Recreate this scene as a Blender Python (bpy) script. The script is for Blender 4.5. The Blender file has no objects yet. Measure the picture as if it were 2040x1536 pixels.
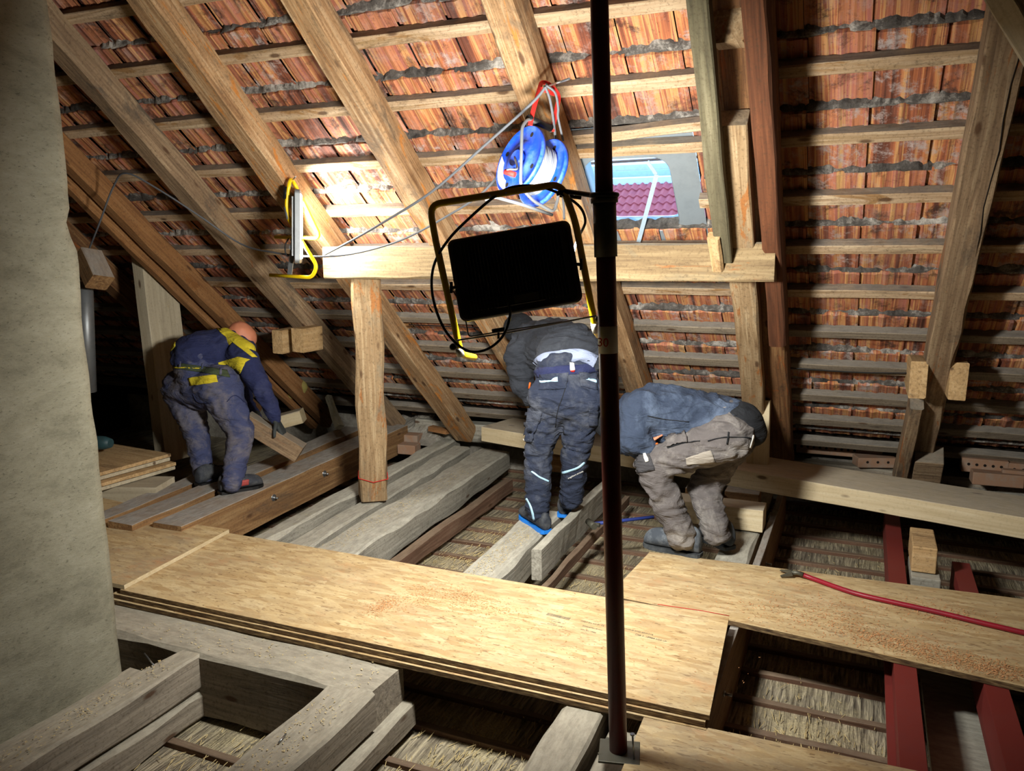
import bpy, bmesh, math, random
from mathutils import Vector, Matrix, noise, Euler
from mathutils.bvhtree import BVHTree
random.seed(7)
S = bpy.context.scene
C = S.collection
D = bpy.data
# ------------------------------------------------------------------ camera
H = 1.55; FPX = 1600.0
YAW, PITCH, ROLL = math.radians(23.7), math.radians(9.9), math.radians(-0.4)
FW = Vector((-math.sin(YAW)*math.cos(PITCH), math.cos(YAW)*math.cos(PITCH), -math.sin(PITCH)))
_r = Vector((math.cos(YAW), math.sin(YAW), 0)); _u = _r.cross(FW)
RT = _r*math.cos(ROLL)+_u*math.sin(ROLL); UP = -_r*math.sin(ROLL)+_u*math.cos(ROLL)
CAM = Vector((0, 0, H))
cd = D.cameras.new('camera'); cam = D.objects.new('camera', cd); C.objects.link(cam)
cam.matrix_world = Matrix(((RT.x, UP.x, -FW.x, 0), (RT.y, UP.y, -FW.y, 0), (RT.z, UP.z, -FW.z, H), (0, 0, 0, 1)))
cd.sensor_width = 36; cd.lens = FPX/2040*36; cd.clip_start = 0.02; cd.clip_end = 200
S.camera = cam
# ------------------------------------------------------------------ world and exposure
W = D.worlds.new('world'); S.world = W; W.use_nodes = True
bg = W.node_tree.nodes['Background']; bg.inputs[0].default_value = (0.40, 0.66, 1.0, 1); bg.inputs[1].default_value = 2.2
S.view_settings.view_transform = 'Standard'; S.view_settings.look = 'None'
S.view_settings.exposure = 0.74; S.view_settings.gamma = 1.0; S.view_settings.use_curve_mapping = False
S.cycles.use_denoising = True
S.cycles.max_bounces = 8; S.cycles.diffuse_bounces = 5; S.cycles.sample_clamp_indirect = 6
LAMP_A, LAMP_B = 98.0, 17.0          # watts of the two work lights (each lamp's light sits in its builder)

def ray(x, y): return RT*((x-1020)/FPX)+UP*((768-y)/FPX)+FW
def py(x, y, Y): d = ray(x, y); return CAM+d*(Y/d.y)
def pz(x, y, z): d = ray(x, y); return CAM+d*((z-H)/d.z)
def proj(p):
    v = Vector(p)-CAM; z = v.dot(FW); return (1020+FPX*v.dot(RT)/z, 768-FPX*v.dot(UP)/z)
# roof plane frame: t runs up the slope, n runs outward from the underside of the rafters
SL = math.radians(43); R0 = Vector((0, 4.05, 1.57))
TV = Vector((0, -math.cos(SL), math.sin(SL))); NV = Vector((0, math.sin(SL), math.cos(SL)))
def RP(x, t, n=0.0): return Vector((x, 0, 0))+R0+TV*t+NV*n

# ------------------------------------------------------------------ materials
def hexc(h):
    v = [int(h[i:i+2], 16)/255 for i in (0, 2, 4)]
    return tuple((c/12.92 if c <= .04045 else ((c+.055)/1.055)**2.4) for c in v)+(1,)
class NT:
    def __init__(s, name):
        s.m = D.materials.new(name); s.m.use_nodes = True; s.t = s.m.node_tree; s.b = s.t.nodes['Principled BSDF']
    def n(s, ty, **k):
        nd = s.t.nodes.new('ShaderNode'+ty)
        for a, v in k.items(): setattr(nd, a, v)
        return nd
    def l(s, a, b): s.t.links.new(a, b)
    def co(s, scale=(1, 1, 1), kind='Object', rnd=True):
        c = s.n('TexCoord'); out = c.outputs[kind]
        if rnd:
            oi = s.n('ObjectInfo'); mm = s.n('VectorMath', operation='SCALE'); mm.inputs[0].default_value = (13, 7, 5)
            s.l(oi.outputs['Random'], mm.inputs['Scale']); ad = s.n('VectorMath', operation='ADD')
            s.l(out, ad.inputs[0]); s.l(mm.outputs[0], ad.inputs[1]); out = ad.outputs[0]
        mp = s.n('Mapping'); mp.inputs['Scale'].default_value = scale; s.l(out, mp.inputs[0]); return mp.outputs[0]
    def noise(s, vec, scale=5, detail=6, rough=.6, dist=0):
        nd = s.n('TexNoise'); nd.inputs['Scale'].default_value = scale; nd.inputs['Detail'].default_value = detail
        nd.inputs['Roughness'].default_value = rough; nd.inputs['Distortion'].default_value = dist; s.l(vec, nd.inputs['Vector']); return nd.outputs['Fac']
    def ramp(s, fac, stops):
        r = s.n('ValToRGB'); e = r.color_ramp.elements
        while len(e) < len(stops): e.new(.5)
        for i, (p, c) in enumerate(stops): e[i].position = p; e[i].color = c if isinstance(c, tuple) else (hexc(c) if isinstance(c, str) else (c, c, c, 1))
        s.l(fac, r.inputs[0]); return r.outputs[0]
    def mix(s, fac, a, b, mode='MIX'):
        m = s.n('Mix', data_type='RGBA', blend_type=mode)
        for sock, v in ((m.inputs[0], fac), (m.inputs[6], a), (m.inputs[7], b)):
            if hasattr(v, 'is_linked'): s.l(v, sock)
            elif isinstance(v, str): sock.default_value = hexc(v)
            else: sock.default_value = v
        return m.outputs[2]
    def math(s, op, a, b=0.0):
        m = s.n('Math', operation=op)
        for sock, v in ((m.inputs[0], a), (m.inputs[1], b)):
            if hasattr(v, 'is_linked'): s.l(v, sock)
            else: sock.default_value = v
        return m.outputs[0]
    def up(s):                      # 1 on faces that point up (where dust settles)
        g = s.n('NewGeometry'); x = s.n('SeparateXYZ'); s.l(g.outputs['Normal'], x.inputs[0]); return x.outputs[2]
    def bump(s, fac, strength=.3, dist=.01):
        b = s.n('Bump'); b.inputs['Strength'].default_value = strength; b.inputs['Distance'].default_value = dist
        s.l(fac, b.inputs['Height']); s.l(b.outputs[0], s.b.inputs['Normal'])
    def fin(s, col=None, rough=.8, metal=0.0):
        if col is not None:
            if hasattr(col, 'is_linked'): s.l(col, s.b.inputs['Base Color'])
            else: s.b.inputs['Base Color'].default_value = hexc(col) if isinstance(col, str) else col
        s.b.inputs['Roughness'].default_value = rough; s.b.inputs['Metallic'].default_value = metal
        s.b.inputs['Specular IOR Level'].default_value = .35
        return s.m

def wood(name, cols, dust=0.0, dustcol='8f8b80', patch=None, patch_amt=.55, knots=True, grain=1.0, stain=None, stain_amt=.55, bump=.35, rough=.85, mott=.5):
    s = NT(name)
    v = s.co((1.1, 1, 1)); vg = s.co((1.2*grain, 26*grain, 26*grain)); vf = s.co((4, 90, 90))
    g = s.noise(vg, 1, 5, .65, 1.6); f = s.noise(vf, 1, 3, .5)
    gg = s.math('ADD', s.math('MULTIPLY', g, .75), s.math('MULTIPLY', f, .25))
    col = s.ramp(gg, [(.30, cols[0]), (.50, cols[1]), (.68, cols[2])])
    big = s.noise(s.co((1.3, 5, 5)), 1.0, 4, .6, .5)
    col = s.mix(s.ramp(big, [(.35, 0.0), (.7, .45)]), col, cols[0])
    if patch: 
        pn = s.noise(s.co((1.7, 9, 9)), 1.3, 5, .7, .8)
        col = s.mix(s.ramp(pn, [(patch_amt, 0.0), (patch_amt+.05, .9)]), col, patch)
    if stain:
        sn = s.noise(s.co((2.2, 6, 6)), 1.0, 7, .75, .6)
        col = s.mix(s.ramp(sn, [(stain_amt, 0.0), (stain_amt+.14, .85)]), col, stain)
    if knots:
        vo = s.n('TexVoronoi'); vo.inputs['Scale'].default_value = 1.0; s.l(s.co((3.2, 9, 9)), vo.inputs['Vector'])
        col = s.mix(s.ramp(vo.outputs['Distance'], [(.07, .85), (.13, 0.0)]), col, '4a2f1a')
    sp_ = s.noise(s.co((1, 1, 1)), 70, 5, .75); col = s.mix(s.ramp(sp_, [(.52, 0.0), (.66, mott)]), col, '40301f')
    if dust:
        dn = s.noise(s.co((1, 1, 1)), 9, 6, .7)
        amt = s.math('MULTIPLY', s.ramp(s.up(), [(.25, 0.0), (.75, 1.0)]), s.ramp(dn, [(.28, dust*.55), (.6, dust)]))
        dc = s.ramp(s.noise(s.co((2, 6, 6)), 6, 8, .8), [(.3, tuple(c*.5 for c in hexc(dustcol)[:3])+(1,)), (.6, dustcol)])
        col = s.mix(amt, col, dc)
    s.bump(gg, bump, .012)
    return s.fin(col, rough)

M = {}
M['rafter'] = wood('rafter_wood', ['68492e', 'a6835c', 'ccb28c'], dust=.7, patch='b0702f', patch_amt=.575, stain='5a4c3c', stain_amt=.53)
M['rafter_dark'] = wood('rafter_wood_brown', ['4a2f1c', '7c5634', '9c7a50'], dust=.6, patch='8e4f22', patch_amt=.58, stain='3a2c22', stain_amt=.58)
M['rafter_tan'] = wood('rafter_wood_tan', ['6b4629', '93673d', 'ab8056'], patch='7d5028', patch_amt=.60)
M['rafter_weather'] = wood('weathered_rafter', ['5c4a38', '8c7358', 'b09a7a'], dust=.7, patch='8c5a34', patch_amt=.6, stain='4c443b', stain_amt=.52)
M['batten'] = wood('batten_wood', ['80663f', 'b1977a', 'd0bc9c'], dust=.98, dustcol='6b6762', patch='8b6840', patch_amt=.56, stain='4d3e2c', stain_amt=.55)
M['batten_grey'] = wood('weathered_batten', ['5f564b', '8a7d6b', 'a6977f'], dust=1.0, dustcol='7c7871', stain='3f3830', stain_amt=.55)
M['brown'] = wood('brown_plank', ['3d2213', '613922', '78492d'], knots=False)
M['moss'] = wood('mossy_wood', ['3f3a2c', '625b44', '7d755c'], stain='3d3626', stain_amt=.5, knots=False)
M['purlin'] = wood('purlin_wood', ['5d4a34', '877252', 'a4906c'], patch='8a5c34', patch_amt=.6, stain='6e6552', stain_amt=.53, dust=.5)
M['new'] = wood('new_timber', ['b09c78', 'c8b795', 'd4c7a8'], mott=.15, dust=.6, dustcol='b8b2a8', grain=.7, bump=.12, rough=.7)
M['newpale'] = wood('pale_timber', ['9c907a', 'b8ab91', 'c9bea6'], mott=.2, dust=.3, grain=.7, bump=.12, rough=.7)
M['post'] = wood('post_wood', ['70563a', '9c8260', 'bda784'], patch='98602f', patch_amt=.565, stain='7b705c', stain_amt=.55, dust=.5)
M['joist'] = wood('grey_joist', ['6b675e', '969184', 'b2ada0'], dust=.95, dustcol='b4b0a2', stain='665f55', stain_amt=.62)
M['joist_fg'] = wood('brown_grey_joist', ['625a50', '8f8474', 'a89d8c'], dust=.92, dustcol='aba493', stain='5f4a38', stain_amt=.62)
M['joist_brown'] = wood('brown_joist', ['5f442b', '8b6843', 'a98a60'], dust=.95, dustcol='a3a09a', stain='5b4a3a', stain_amt=.55)
M['lath'] = wood('lath_wood', ['4a3426', '6e5140', '86705c'], dust=.55, dustcol='8a7c68')
M['beige'] = wood('beam_end', ['9a7a52', 'bf9e70', 'cfb288'], stain='6c5034')

def osb(name, light=1.0, worn=.45):
    s = NT(name)
    def strands(ang, sc, seed):
        c = s.n('TexCoord'); mp = s.n('Mapping'); mp.inputs['Rotation'].default_value = (0, 0, ang); mp.inputs['Location'].default_value = (seed, seed*2.3, 0)
        mp.inputs['Scale'].default_value = (sc, sc*4.2, sc); s.l(c.outputs['Object'], mp.inputs[0])
        nz = s.n('TexNoise'); nz.inputs['Scale'].default_value = .8; nz.inputs['Detail'].default_value = 2; s.l(mp.outputs[0], nz.inputs['Vector'])
        ad = s.n('Mix', data_type='VECTOR'); ad.inputs[0].default_value = .25; s.l(mp.outputs[0], ad.inputs[4]); s.l(nz.outputs['Color'], ad.inputs[5])
        v = s.n('TexVoronoi'); v.inputs['Scale'].default_value = 1; s.l(ad.outputs[1], v.inputs['Vector'])
        sp = s.n('SeparateColor'); s.l(v.outputs['Color'], sp.inputs[0]); return sp.outputs[0], sp.outputs[1]
    a, a2 = strands(.35, 10, 0); b, b2 = strands(1.25, 13, 5); c3, c4 = strands(-.8, 12, 9)
    ra = [(0, 'a98c62'), (.3, 'b9a075'), (.7, 'c3ab80'), (1, 'cfba90')]
    A = s.ramp(a, ra); B = s.ramp(b, ra); Cc = s.ramp(c3, ra)
    col = s.mix(s.ramp(b2, [(.45, 0.0), (.5, .9)]), A, B); col = s.mix(s.ramp(c4, [(.6, 0.0), (.65, .85)]), col, Cc)
    fb = s.noise(s.co((7, 26, 14), rnd=False), 1.5, 7, .8, 3.5); col = s.mix(s.ramp(fb, [(.3, .6), (.55, 0.0)]), col, 'a5834f')
    dk = s.noise(s.co((9, 40, 9), rnd=False), 2, 3, .5, 1.5)
    col = s.mix(s.ramp(dk, [(.60, 0.0), (.66, .7)]), col, '6b4a26')
    w = s.noise(s.co((1.5, 3, 1), rnd=False), 1.4, 8, .75)
    col = s.mix(s.ramp(w, [(.42, 0.0), (.72, worn)]), col, '8a7f6e')
    sd = s.noise(s.co((1, 1.6, 1), rnd=False), 2.1, 9, .8)
    col = s.mix(s.ramp(sd, [(.55, 0.0), (.68, .55)]), col, 'bf8756')
    s.bump(s.math('ADD', a, b), .10, .004)
    return s.fin(col, .75)
M['osb'] = osb('osb_panel'); M['osb_dirty'] = osb('osb_panel_dirty', worn=.8)
def edge_mat():
    s = NT('osb_edge'); v = s.noise(s.co((20, 20, 160)), 1, 4, .6)
    return s.fin(s.ramp(v, [(.3, '33261a'), (.5, '6a5338'), (.7, '9a845c')]), .85)
M['osb_edge'] = edge_mat()

def tilemat():
    s = NT('roof_tile_clay')
    at = s.n('Attribute', attribute_name='tile'); sp = s.n('SeparateColor'); s.l(at.outputs['Color'], sp.inputs[0])
    c = s.n('TexCoord'); mp = s.n('Mapping'); mp.inputs['Scale'].default_value = (1, 1, 1); s.l(c.outputs['UV'], mp.inputs[0])
    st = s.n('Mapping'); st.inputs['Scale'].default_value = (17, .5, 1); s.l(c.outputs['UV'], st.inputs[0])
    streak = s.noise(st.outputs[0], 1, 4, .6, .3)
    base = s.ramp(s.math('ADD', s.math('MULTIPLY', streak, .95), s.math('MULTIPLY', sp.outputs[0], .16)),
                  [(.33, '3f251d'), (.42, '7c4632'), (.475, 'a86440'), (.53, 'c4935c'), (.56, '8d4f3c'), (.61, 'b5764f'), (.66, 'a05f54'), (.74, 'c79a63')])
    soot = s.noise(mp.outputs[0], 5.5, 8, .75, .4)
    base = s.mix(s.ramp(soot, [(.53, 0.0), (.63, .85)]), base, '2c1f1a')
    eff = s.noise(mp.outputs[0], 9, 9, .8, .2)
    amt = s.math('MULTIPLY', s.ramp(eff, [(.50, 0.0), (.62, .95)]), s.math('ADD', .25, s.math('MULTIPLY', sp.outputs[1], .9)))
    base = s.mix(amt, base, 'a89a94')
    lo = s.noise(mp.outputs[0], 1.3, 3, .5)
    base = s.mix(s.ramp(lo, [(.50, 0.0), (.75, .5)]), base, '5d4038')
    fine = s.noise(mp.outputs[0], 60, 4, .7)
    base = s.mix(s.ramp(fine, [(.60, 0.0), (.68, .5)]), base, '2a1b16')
    s.bump(s.math('ADD', streak, fine), .35, .006)
    return s.fin(base, .8)
M['tile'] = tilemat()
def mortarmat(name, a='1f1c1a', b='5d5853', c='c2bcb2'):
    s = NT(name); v = s.noise(s.co((1, 1, 1), rnd=False), 14, 10, .8, .4); big = s.noise(s.co((1, 1, 1), rnd=False), 2.5, 3, .5)
    f = s.math('ADD', s.math('MULTIPLY', v, .6), s.math('MULTIPLY', big, .4))
    s.bump(s.noise(s.co((1, 1, 1), rnd=False), 60, 8, .8), .8, .01)
    return s.fin(s.ramp(f, [(.36, a), (.5, b), (.62, c)]), .95)
M['mortar'] = mortarmat('dusty_mortar')
M['rubble'] = mortarmat('rubble_dust', '6a645c', '938d82', 'b9b4a8')
def plaster():
    s = NT('chimney_plaster'); v = s.noise(s.co((1, 1.0, 2.2), rnd=False), 3, 12, .8, .3); f = s.noise(s.co((1, 1, 2.5), rnd=False), 55, 8, .8)
    col = s.ramp(v, [(.3, '6e6a5a'), (.5, '8f8b78'), (.68, 'a19d8b')])
    col = s.mix(s.ramp(f, [(.56, 0.0), (.66, .85)]), col, '403c30')
    st = s.noise(s.co((1, 3, 26), rnd=False), 2, 8, .85, .4)
    col = s.mix(s.ramp(st, [(.60, 0.0), (.68, .45)]), col, '55513f')
    s.bump(s.math('ADD', s.math('MULTIPLY', v, .5), f), .55, .01)
    return s.fin(col, .95)
M['plaster'] = plaster()
def reed():
    s = NT('reed_plaster'); v = s.noise(s.co((70, 5, 5), rnd=False), 1, 4, .6, .5); b = s.noise(s.co((1, 1, 1), rnd=False), 2.2, 6, .7)
    col = s.ramp(v, [(.35, '5b5144'), (.5, '8d8370'), (.64, 'bfb296')])
    col = s.mix(s.ramp(b, [(.45, 0.0), (.6, .85)]), col, s.ramp(s.noise(s.co((60, 60, 60), rnd=False), 2, 6, .8), [(.4, '8a8069'), (.6, 'cfc096')]))
    s.bump(v, .9, .03); return s.fin(col, .95)
M['reed'] = reed()
def paint(name, col, rough=.5, metal=0.0, dirt=.3, dirtcol='3a2f28', scale=7):
    s = NT(name); v = s.noise(s.co((1, 1, 1)), scale, 8, .75); c = s.mix(s.ramp(v, [(.45, 0.0), (.75, dirt)]), col, dirtcol)
    return s.fin(c, rough, metal)
M['redsteel'] = paint('red_primer', '722a25', .55, dirt=.35, dirtcol='6b3a3a')
M['polered'] = paint('pole_paint', '5c1c16', .45, dirt=.5, dirtcol='2b1512')
M['galv'] = paint('galvanised_steel', '85888a', .45, .6, dirt=.5, dirtcol='5a5550')
M['sleeve'] = paint('scratched_sleeve', '5d5b50', .5, .5, dirt=.7, dirtcol='2e2a22')
M['yellow'] = paint('yellow_tube', 'e2c010', .35, dirt=.1)
M['black'] = paint('black_plastic', '111112', .5, dirt=.3, dirtcol='1d1b1a')
M['lampback'] = paint('lamp_housing', '47454c', .5, dirt=.4, dirtcol='5a5040')
M['steel'] = paint('bare_steel', 'a9adb0', .3, .9, dirt=.3)
M['zinc'] = paint('zinc_sheet', '8d969c', .55, .35, dirt=.35, dirtcol='6b7276', scale=12)
M['frameblue'] = paint('roof_window_metal', 'a9bcc9', .5, .2, dirt=.3, dirtcol='7e8c96', scale=14)
M['blue'] = paint('blue_plastic', '1747c9', .4, dirt=.55, dirtcol='7f9ad6', scale=10)
M['redstrap'] = paint('red_webbing', 'd42a24', .7, dirt=.2)
M['cable'] = paint('grey_cable', '56585c', .6, dirt=.5, dirtcol='4a4a4c')
M['reelcable'] = paint('light_grey_cable', '7d8188', .5, dirt=.5, dirtcol='55585e')
M['white'] = paint('white_label', 'd8d6cf', .6, dirt=.3, dirtcol='9a948a')
M['redink'] = paint('red_ink', 'b3231c', .6, dirt=0)
M['dark'] = paint('dark_wall', '221c17', .95, dirt=.5, dirtcol='120f0d')
M['brick'] = paint('old_brick', '96745c', .9, dirt=.85, dirtcol='8f8a80', scale=14)
M['brickfar'] = paint('dark_brick', '7a5a48', .9, dirt=.6, dirtcol='4a403a', scale=10)
M['hole'] = paint('brick_hole', '17110d', 1, dirt=0)
M['chip'] = paint('sawdust_chip', 'c58d5c', .9, dirt=.5, dirtcol='dcb184', scale=40)
M['straw'] = paint('straw', 'c9b481', .9, dirt=.4, dirtcol='8f7a50', scale=40)
M['ink'] = paint('stamp_ink', '55534a', .9, dirt=.2)
M['insul'] = paint('insulation', 'a89a58', 1, dirt=.6, dirtcol='6c6238', scale=30)
M['neigh'] = paint('outside_tile', 'b4585c', .7, dirt=.5, dirtcol='8c4a60', scale=4)
M['outwhite'] = paint('outside_render', 'c9ced4', .8, dirt=.2)
def glassmat():
    s = NT('window_glass'); s.b.inputs['Base Color'].default_value = (.9, .95, 1, 1); s.b.inputs['Roughness'].default_value = .02
    s.b.inputs['Transmission Weight'].default_value = 1; s.b.inputs['IOR'].default_value = 1.05; return s.m
M['glass'] = glassmat()
def emis(name, col, k):
    s = NT(name); s.b.inputs['Base Color'].default_value = (0, 0, 0, 1); s.b.inputs['Emission Color'].default_value = col; s.b.inputs['Emission Strength'].default_value = k; return s.m
M['lampglass'] = emis('lamp_glass_lit', (1, .96, .88, 1), 18)

# ------------------------------------------------------------------ object helpers
def empty(name, loc=(0, 0, 0), rot=(0, 0, 0)):
    o = D.objects.new(name, None); o.location = loc; o.rotation_euler = rot; o.empty_display_size = .1; C.objects.link(o); return o
def tag(o, label=None, cat=None, group=None, kind=None):
    if label: o['label'] = label
    if cat: o['category'] = cat
    if group: o['group'] = group
    if kind: o['kind'] = kind
    return o
def link(name, me, mat, parent=None, mw=None, smooth=False):
    o = D.objects.new(name, me)
    if mat is not None and not me.materials:
        for m in (mat if isinstance(mat, (list, tuple)) else [mat]): me.materials.append(m)
    C.objects.link(o)
    if mw is not None: o.matrix_world = mw
    if parent is not None:
        o.parent = parent; o.matrix_parent_inverse = pm_inv(parent)
    if smooth:
        for p in me.polygons: p.use_smooth = True
    return o
def pm_inv(p):
    m = p.matrix_basis.copy() if p.parent is None else (p.parent.matrix_basis @ p.matrix_parent_inverse @ p.matrix_basis)
    if p.parent is not None: m = wmat(p)
    return m.inverted()
def wmat(o):
    if o.parent is None: return o.matrix_basis.copy()
    return wmat(o.parent) @ o.matrix_parent_inverse @ o.matrix_basis
def mesh_of(bm, name='mesh'):
    me = D.meshes.new(name); bm.normal_update(); bm.to_mesh(me); bm.free(); return me
def frame(a, b, upv=(0, 0, 1)):
    a = Vector(a); b = Vector(b); x = (b-a).normalized(); u = Vector(upv); y = u.cross(x).normalized(); z = x.cross(y)
    return Matrix(((x.x, y.x, z.x, a.x), (x.y, y.y, z.y, a.y), (x.z, y.z, z.z, a.z), (0, 0, 0, 1))), (b-a).length
_seed = [0]
def beam_mesh(L, w, h, rough=.004, wane=.01, seg=None, taper=None):
    """a sawn or hewn timber: x along its length, section w (y) by h (z, hanging below z=0), with uneven edges"""
    _seed[0] += 1; sd = _seed[0]*3.7
    n = seg or max(2, int(L/.09)); bm = bmesh.new(); rings = []
    for i in range(n+1):
        x = L*i/n; ring = []
        tw = 1.0 if taper is None else 1+(taper-1)*i/n
        ww, hh = w*tw, h
        c = [wane*(.35+1.3*abs(noise.noise(Vector((x*2.3+sd, k*5.1, 0))))) for k in range(4)]
        pts = [(-ww/2+c[0], 0), (ww/2-c[1], 0), (ww/2, -c[1]), (ww/2, -hh+c[2]), (ww/2-c[2], -hh), (-ww/2+c[3], -hh), (-ww/2, -hh+c[3]), (-ww/2, -c[0])]
        for k, (yy, zz) in enumerate(pts):
            j = noise.noise_vector(Vector((x*3.1+sd, yy*7, zz*7)))*rough
            ring.append(bm.verts.new((x, yy+j.y, zz+j.z)))
        rings.append(ring)
    for a, b in zip(rings, rings[1:]):
        for k in range(8): bm.faces.new((a[k], a[(k+1) % 8], b[(k+1) % 8], b[k]))
    bm.faces.new(rings[0]); bm.faces.new(rings[-1][::-1])
    bmesh.ops.recalc_face_normals(bm, faces=bm.faces); return mesh_of(bm)
def beam(name, a, b, w, h, mat, parent=None, upv=(0, 0, 1), **k):
    """timber whose top centre line runs a->b"""
    mw, L = frame(a, b, upv); return link(name, beam_mesh(L, w, h, **k), mat, parent, mw)
def box_bm(bm, c, s, rot=None, bev=0.0):
    r = bmesh.ops.create_cube(bm, size=1.0); vs = r['verts']
    for v in vs: v.co = Vector((v.co.x*s[0], v.co.y*s[1], v.co.z*s[2]))
    if bev: 
        es = list({e for v in vs for e in v.link_edges}); g = bmesh.ops.bevel(bm, geom=es, offset=bev, segments=2, affect='EDGES', profile=.5); vs = list({v for f in g['faces'] for v in f.verts} | {v for v in vs if v.is_valid})
    m = (rot.to_4x4() if rot is not None else Matrix.Identity(4)); m = Matrix.Translation(c) @ m
    bmesh.ops.transform(bm, matrix=m, verts=vs); return vs
def box(name, c, s, mat, parent=None, rot=None, bev=.003):
    bm = bmesh.new(); box_bm(bm, (0, 0, 0), s, None, bev); mw = Matrix.Translation(c) @ (rot.to_4x4() if rot is not None else Matrix.Identity(4))
    return link(name, mesh_of(bm), mat, parent, mw)
def tube_bm(bm, pts, r, seg=10, caps=True, sub=0):
    pts = [Vector(p) for p in pts]
    if sub: pts = smooth_path(pts, sub)
    rings = []; prev = None
    for i, p in enumerate(pts):
        d = (pts[min(i+1, len(pts)-1)]-pts[max(i-1, 0)]).normalized()
        if prev is None: a = d.orthogonal().normalized()
        else: a = (prev-d*prev.dot(d)).normalized()
        prev = a; b = d.cross(a); rr = r[i] if isinstance(r, (list, tuple)) else r
        rings.append([bm.verts.new(p+(a*math.cos(2*math.pi*k/seg)+b*math.sin(2*math.pi*k/seg))*rr) for k in range(seg)])
    for A, B in zip(rings, rings[1:]):
        for k in range(seg): 
            f = bm.faces.new((A[k], A[(k+1) % seg], B[(k+1) % seg], B[k])); f.smooth = True
    if caps: bm.faces.new(rings[0][::-1]); bm.faces.new(rings[-1])
def smooth_path(pts, sub):
    out = []
    for i in range(len(pts)-1):
        p0 = pts[max(i-1, 0)]; p1 = pts[i]; p2 = pts[i+1]; p3 = pts[min(i+2, len(pts)-1)]
        for k in range(sub):
            t = k/sub; out.append(.5*((2*p1)+(p2-p0)*t+(2*p0-5*p1+4*p2-p3)*t*t+(3*p1-p0-3*p2+p3)*t**3))
    out.append(pts[-1]); return out
def round_path(pts, r, n=6):
    """polyline with its corners rounded by radius r"""
    pts = [Vector(p) for p in pts]; out = [pts[0]]
    for a, b, c in zip(pts, pts[1:], pts[2:]):
        u = (a-b).normalized(); v = (c-b).normalized(); rr = min(r, (a-b).length*.45, (c-b).length*.45)
        for k in range(n+1):
            t = k/n; out.append((b+u*rr)*(1-t)**2+b*2*t*(1-t)+(b+v*rr)*t*t)
    out.append(pts[-1]); return out
def tube(name, pts, r, mat, parent=None, seg=10, sub=0):
    bm = bmesh.new(); tube_bm(bm, pts, r, seg, True, sub); return link(name, mesh_of(bm), mat, parent)
def cyl_bm(bm, a, b, r, seg=24): tube_bm(bm, [a, b], r, seg)
def prism(name, poly, thick, mat, parent=None, mw=None, bev=0):
    """flat polygon in local xy, thickness downwards"""
    bm = bmesh.new(); vs = [bm.verts.new((p[0], p[1], 0)) for p in poly]; f = bm.faces.new(vs)
    bmesh.ops.recalc_face_normals(bm, faces=bm.faces)
    if f.normal.z < 0: f.normal_flip()
    r = bmesh.ops.extrude_face_region(bm, geom=[f]); nv = [e for e in r['geom'] if isinstance(e, bmesh.types.BMVert)]
    for v in nv: v.co.z = 0
    for v in vs: v.co.z = -thick
    bmesh.ops.recalc_face_normals(bm, faces=bm.faces); return link(name, mesh_of(bm), mat, parent, mw)

# ================================================================== THE SETTING
def slab(name, lo, hi, mat, kind='structure'):
    o = box(name, [(a+b)/2 for a, b in zip(lo, hi)], [b-a for a, b in zip(lo, hi)], mat, bev=0); o['kind'] = kind; return o
XL, XR = -7.2, 2.6
ZC = -0.36
fl = slab('floor', (XL, -2.6, ZC-.12), (XR, 6.4, ZC), M['reed'])
slab('wall_left', (XL-.2, -2.7, -.6), (XL, 6.5, 4.2), M['dark'])  # coloured dark so the gap behind the chimney keeps its shade
slab('wall_right', (XR, -2.7, -.6), (XR+.2, 6.5, 4.2), M['plaster'])
slab('wall_back', (XL, -2.8, -.6), (XR, -2.6, 4.2), M['plaster'])
# the other roof slope, behind the photographer, and a lid over the ridge
o = box('ceiling', RP((XL+XR)/2, 3.2, .35)+Vector((0, -2.4, .05)), (XR-XL, 5.2, .08), M['plaster'], bev=0); o['kind'] = 'structure'

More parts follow.
